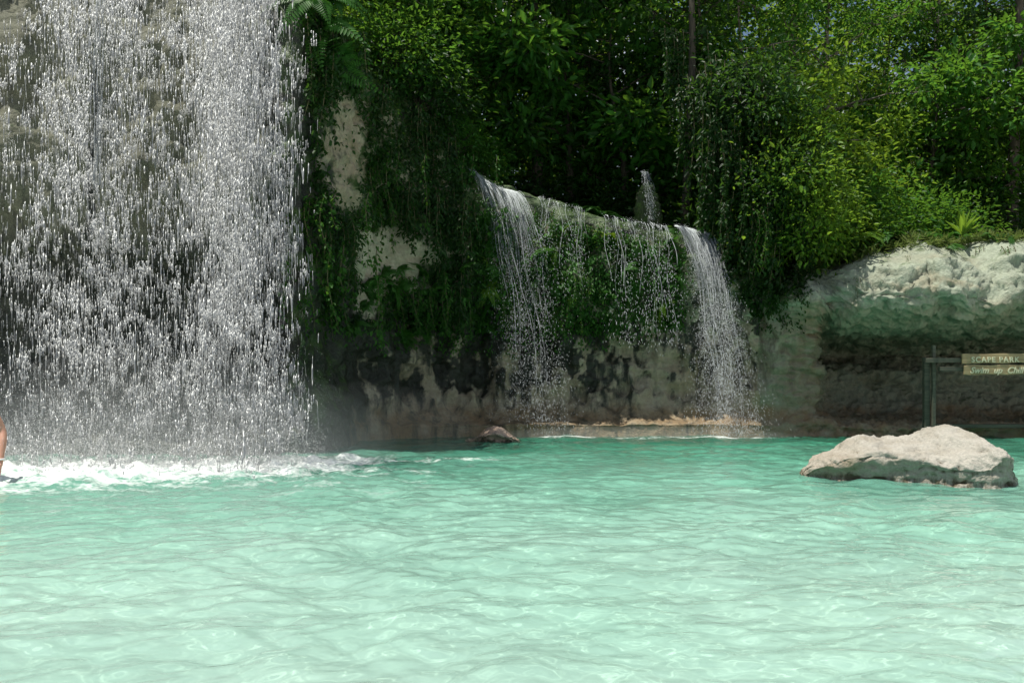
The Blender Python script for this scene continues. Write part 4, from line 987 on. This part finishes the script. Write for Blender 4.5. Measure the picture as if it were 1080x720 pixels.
sign = empty('sign', (sx, DS, .2)); tag(sign, 'wooden cave sign with two lettered boards on a mossy post', 'sign')
beam(sign, 'post', (X_(985.2, DS), DS + .02, .1), (X_(985.2, DS), DS + .02, Z_(364, DS)), .06, .06, M_post, .004)
beam(sign, 'post', (X_(980, DS), DS + .12, .1), (X_(980, DS), DS + .12, Z_(377, DS)), .10, .10, M_post, .004)
beam(sign, 'rail', (X_(974, DS), DS - .08, Z_(380, DS)), (X_(1130, DS), DS - .08, Z_(379, DS)), .06, .085, M_post, .003)
beam(sign, 'rail', (X_(988, DS), DS - .08, Z_(389, DS)), (X_(1130, DS), DS - .08, Z_(390, DS)), .06, .075, M_post, .003)
beam(sign, 'post', (X_(1125, DS), DS + .02, .1), (X_(1125, DS), DS + .02, Z_(366, DS)), .11, .11, M_post, .004)
b1 = beam(sign, 'board', (X_(1010, DS), DS - .15, Z_(378.5, DS)), (X_(1118, DS), DS - .15, Z_(377, DS)), .04, .17, M_board, .012)
b2 = beam(sign, 'board', (X_(1012, DS), DS - .15, Z_(390.2, DS)), (X_(1118, DS), DS - .15, Z_(389.2, DS)), .04, .18, M_board, .012)
def lettering(parent, txt, px, py, size, shear=0.0, spacing=1.0):
    cu = bpy.data.curves.new('lettering', 'FONT'); cu.body = txt; cu.size = size; cu.extrude = .006; cu.shear = shear; cu.space_character = spacing; cu.offset = .003
    tmp = bpy.data.objects.new('lettering_tmp', cu); COL.objects.link(tmp)
    dg = bpy.context.evaluated_depsgraph_get(); dg.update(); me = bpy.data.meshes.new_from_object(tmp.evaluated_get(dg))
    bpy.data.objects.remove(tmp); me.materials.clear(); me.materials.append(m_let); me.name = 'lettering'
    v = np.zeros(len(me.vertices) * 3); me.vertices.foreach_get('co', v); v = v.reshape(-1, 3)
    w = W(px, py, DS - .18); v = np.stack([v[:, 0] + w[0], np.full(len(v), w[1]) - v[:, 2], v[:, 1] + w[2]], 1) - np.array(sign.location)
    me.vertices.foreach_set('co', v.ravel()); me.update(); return link('lettering', me, parent)
lettering(b1, 'SCAPE PARK', 1024.5, 381.6, .135, 0, 1.22)
lettering(b2, 'Swim  up  Chill', 1023, 393.2, .155, .35, 1.02)
# low ledge beam at the cave foot
kb = empty('ledge_beam', (X_(1040, 16.1), 16.1, .1)); 
tag(kb, 'long low timber beam edging the cave floor under the sign', 'beam')
beam(kb, 'timber', (X_(985, 16.1), 16.1, Z_(449, 16.1)), (X_(1180, 16.1), 16.1, Z_(449, 16.1)), .12, .07, M_post, .003)
# ------------------------------------------------------------------ person at the picture edge
def person():
    DP = 9.5; x0 = -6.02; fz = -.55
    m, nt, out = newmat('skin'); p = N(nt, 'ShaderNodeBsdfPrincipled'); p.inputs['Base Color'].default_value = (.50, .26, .18, 1); p.inputs['Roughness'].default_value = .5
    p.inputs['Subsurface Weight'].default_value = .1; nt.links.new(p.outputs[0], out.inputs[0])
    J = []; E = []
    def j(p, r, par=None):
        J.append((p, r)); i = len(J) - 1
        if par is not None: E.append((par, i))
        return i
    pel = j((0, 0, .92), (.155, .115)); sp1 = j((0, -.01, 1.08), (.14, .10), pel); ch = j((0, -.01, 1.28), (.165, .11), sp1); sh = j((0, 0, 1.42), (.12, .085), ch)
    nk = j((0, .0, 1.50), (.058, .058), sh); hb = j((0, -.02, 1.58), (.075, .085), nk); hm = j((0, -.025, 1.66), (.08, .098), hb); ht = j((0, -.01, 1.745), (.055, .065), hm)
    for s in (-1, 1):
        shl = j((s * .17, 0, 1.40), (.068, .068), sh)
        el = j((s * .30, .03, 1.12), (.046, .046), shl); mid = j((s * .325, -.04, 1.00), (.048, .048), el)
        wr = j((s * .335, -.13, .80), (.028, .032), mid); pa = j((s * .335, -.16, .73), (.02, .042), wr); kn = j((s * .335, -.175, .68), (.018, .042), pa)
        for f in range(4):
            o = (f - 1.5) * .022; l = (.06, .075, .08, .07)[f]
            a = j((s * .337, -.178 + o, .66), (.009, .009), kn); b = j((s * .33, -.182 + o, .66 - l * .5), (.0085, .0085), a); j((s * .315, -.178 + o, .66 - l), (.0075, .0075), b)
        th = j((s * .325, -.205, .735), (.011, .011), pa); j((s * .315, -.232, .69), (.009, .009), th)
        hp = j((s * .095, 0, .86), (.095, .095), pel); kn = j((s * .11, -.02, .48), (.06, .06), hp); cf = j((s * .112, .01, .32), (.055, .055), kn); an = j((s * .115, .03, .08), (.036, .036), cf)
        ft = j((s * .13, -.08, .035), (.036, .03), an); j((s * .14, -.17, .028), (.03, .022), ft)
    me = bpy.data.meshes.new('person'); me.from_pydata([q[0] for q in J], E, []); me.update(); me.materials.append(m)
    o = link('person', me, None, (x0, DP, fz)); o.rotation_euler = (0, 0, .2)
    sk = o.modifiers.new('skin', 'SKIN'); sk.use_smooth_shade = True
    for i, (q, r) in enumerate(J): me.skin_vertices[0].data[i].radius = r; me.skin_vertices[0].data[i].use_root = (i == 0)
    sb = o.modifiers.new('sub', 'SUBSURF'); sb.levels = 2; sb.render_levels = 2
    dg = bpy.context.evaluated_depsgraph_get(); dg.update(); bm = bpy.data.meshes.new_from_object(o.evaluated_get(dg)); o.modifiers.clear(); o.data = bm
    bm.polygons.foreach_set('use_smooth', np.ones(len(bm.polygons), bool))
    if not bm.materials: bm.materials.append(m)
    tag(o, 'bather at the picture edge with a bare arm hanging into the froth', 'person')
    def child(name, V, f, mat): return link(name, np_mesh(name, V, f, mat), o)
    def ell(c, r, cut=-9):
        u = np.linspace(0, 2 * np.pi, 25)[:-1]; w = np.linspace(0, np.pi, 13); U, Wd = np.meshgrid(u, w, indexing='ij')
        V = np.stack([np.cos(U) * np.sin(Wd) * r[0], np.sin(U) * np.sin(Wd) * r[1], np.maximum(np.cos(Wd) * r[2], cut)], -1) + np.array(c); I = np.arange(U.size).reshape(U.shape); I2 = np.roll(I, -1, 0)
        return V.reshape(-1, 3), np.stack([I[:, :-1], I[:, 1:], I2[:, 1:], I2[:, :-1]], -1).reshape(-1, 4)
    def flat(name, col, r=.6):
        m, nt, out = newmat(name); p = N(nt, 'ShaderNodeBsdfPrincipled'); p.inputs['Base Color'].default_value = (*col, 1); p.inputs['Roughness'].default_value = r; nt.links.new(p.outputs[0], out.inputs[0]); return m
    hair = flat('dark_hair', (.03, .02, .015)); V, f = ell((0, .012, 1.69), (.09, .106, .10)); V[:, 1] = np.maximum(V[:, 1], -.07 + (1.72 - V[:, 2]) * .6); child('hair', V, f, hair)
    for s in (-1, 1):
        V, f = ell((s * .032, -.112, 1.655), (.012, .008, .008)); child('eye', V, f, flat('eye_white', (.7, .7, .7), .2))
        V, f = ell((s * .083, 0, 1.645), (.012, .022, .033)); child('ear', V, f, m)
    V, f = ell((0, -.123, 1.625), (.015, .02, .026)); child('nose', V, f, m)
    V, f = ell((0, -.108, 1.582), (.026, .01, .008)); child('mouth', V, f, flat('lips', (.4, .13, .11), .4))
    mb = MB(); mb.tube(np.array([(0, 0, .98), (0, 0, .92), (0, 0, .84)]), np.array([.175, .20, .20]), 20); mb.tube(np.array([(-.1, 0, .86), (-.11, 0, .6)]), np.array([.115, .105]), 16); mb.tube(np.array([(.1, 0, .86), (.11, 0, .6)]), np.array([.115, .105]), 16)
    link('swim_shorts', mb.mesh('swim_shorts', flat('navy_cloth', (.03, .05, .12), .8)), o)
    a = np.linspace(0, 2 * np.pi, 20); mb = MB(); mb.tube(np.stack([.334 + .036 * np.cos(a), -.125 + .036 * np.sin(a), np.full(20, .815)], 1), .011, 6); link('wristband', mb.mesh('wristband', flat('white_band', (.75, .75, .75))), o)
person()

# ------------------------------------------------------------------ light, sky, camera
sd = np.array([-.92, -.38]); sd = sd / np.linalg.norm(sd); EL = math.radians(73)
sun_dir = Vector((sd[0] * math.cos(EL), sd[1] * math.cos(EL), math.sin(EL)))
li = bpy.data.lights.new('sun', 'SUN'); li.energy = 5.0; li.angle = math.radians(.5); li.cycles.is_caustics_light = True; li.color = (1, .95, .86)
so = bpy.data.objects.new('sun', li); COL.objects.link(so); so.location = sun_dir * 60; so.rotation_euler = sun_dir.to_track_quat('Z', 'Y').to_euler()
wd = bpy.data.worlds.new('World'); SC.world = wd; wd.use_nodes = True; nt = wd.node_tree
bg = nt.nodes['Background']; sky = nt.nodes.new('ShaderNodeTexSky'); sky.sky_type = 'NISHITA'; sky.sun_disc = False; sky.sun_elevation = EL; sky.sun_rotation = math.atan2(sun_dir.x, sun_dir.y)
tc = N(nt, 'ShaderNodeTexCoord'); cn = N(nt, 'ShaderNodeTexNoise'); cn.inputs['Scale'].default_value = 3.5; cn.inputs['Detail'].default_value = 6
nt.links.new(tc.outputs['Generated'], cn.inputs[0])
nt.links.new(mixc(nt, mapr(nt, cn.outputs[0], .47, .60, 0, .9), sky.outputs[0], (8.5, 8.7, 9.0)), bg.inputs[0]); bg.inputs[1].default_value = .078
cam = bpy.data.cameras.new('camera'); co = bpy.data.objects.new('camera', cam); COL.objects.link(co); co.location = (0, 0, CAMZ); co.rotation_euler = (math.pi / 2, 0, 0)
cam.sensor_width = 36; cam.lens = 36 * F / 1080; cam.shift_y = (HZ - 360) / 1080; cam.clip_end = 1000; cam.clip_start = .05
SC.camera = co
vs = SC.view_settings; vs.view_transform = 'Standard'; vs.look = 'None'; vs.exposure = .3; vs.gamma = 1; vs.use_curve_mapping = False
cy = SC.cycles; cy.max_bounces = 10; cy.diffuse_bounces = 8; cy.glossy_bounces = 3; cy.transmission_bounces = 4; cy.transparent_max_bounces = 64; cy.volume_bounces = 1
cy.use_denoising = True
try: cy.denoiser = 'OPENIMAGEDENOISE'
except Exception: pass
cy.caustics_reflective = False; cy.caustics_refractive = True
cy.sample_clamp_indirect = 4.0
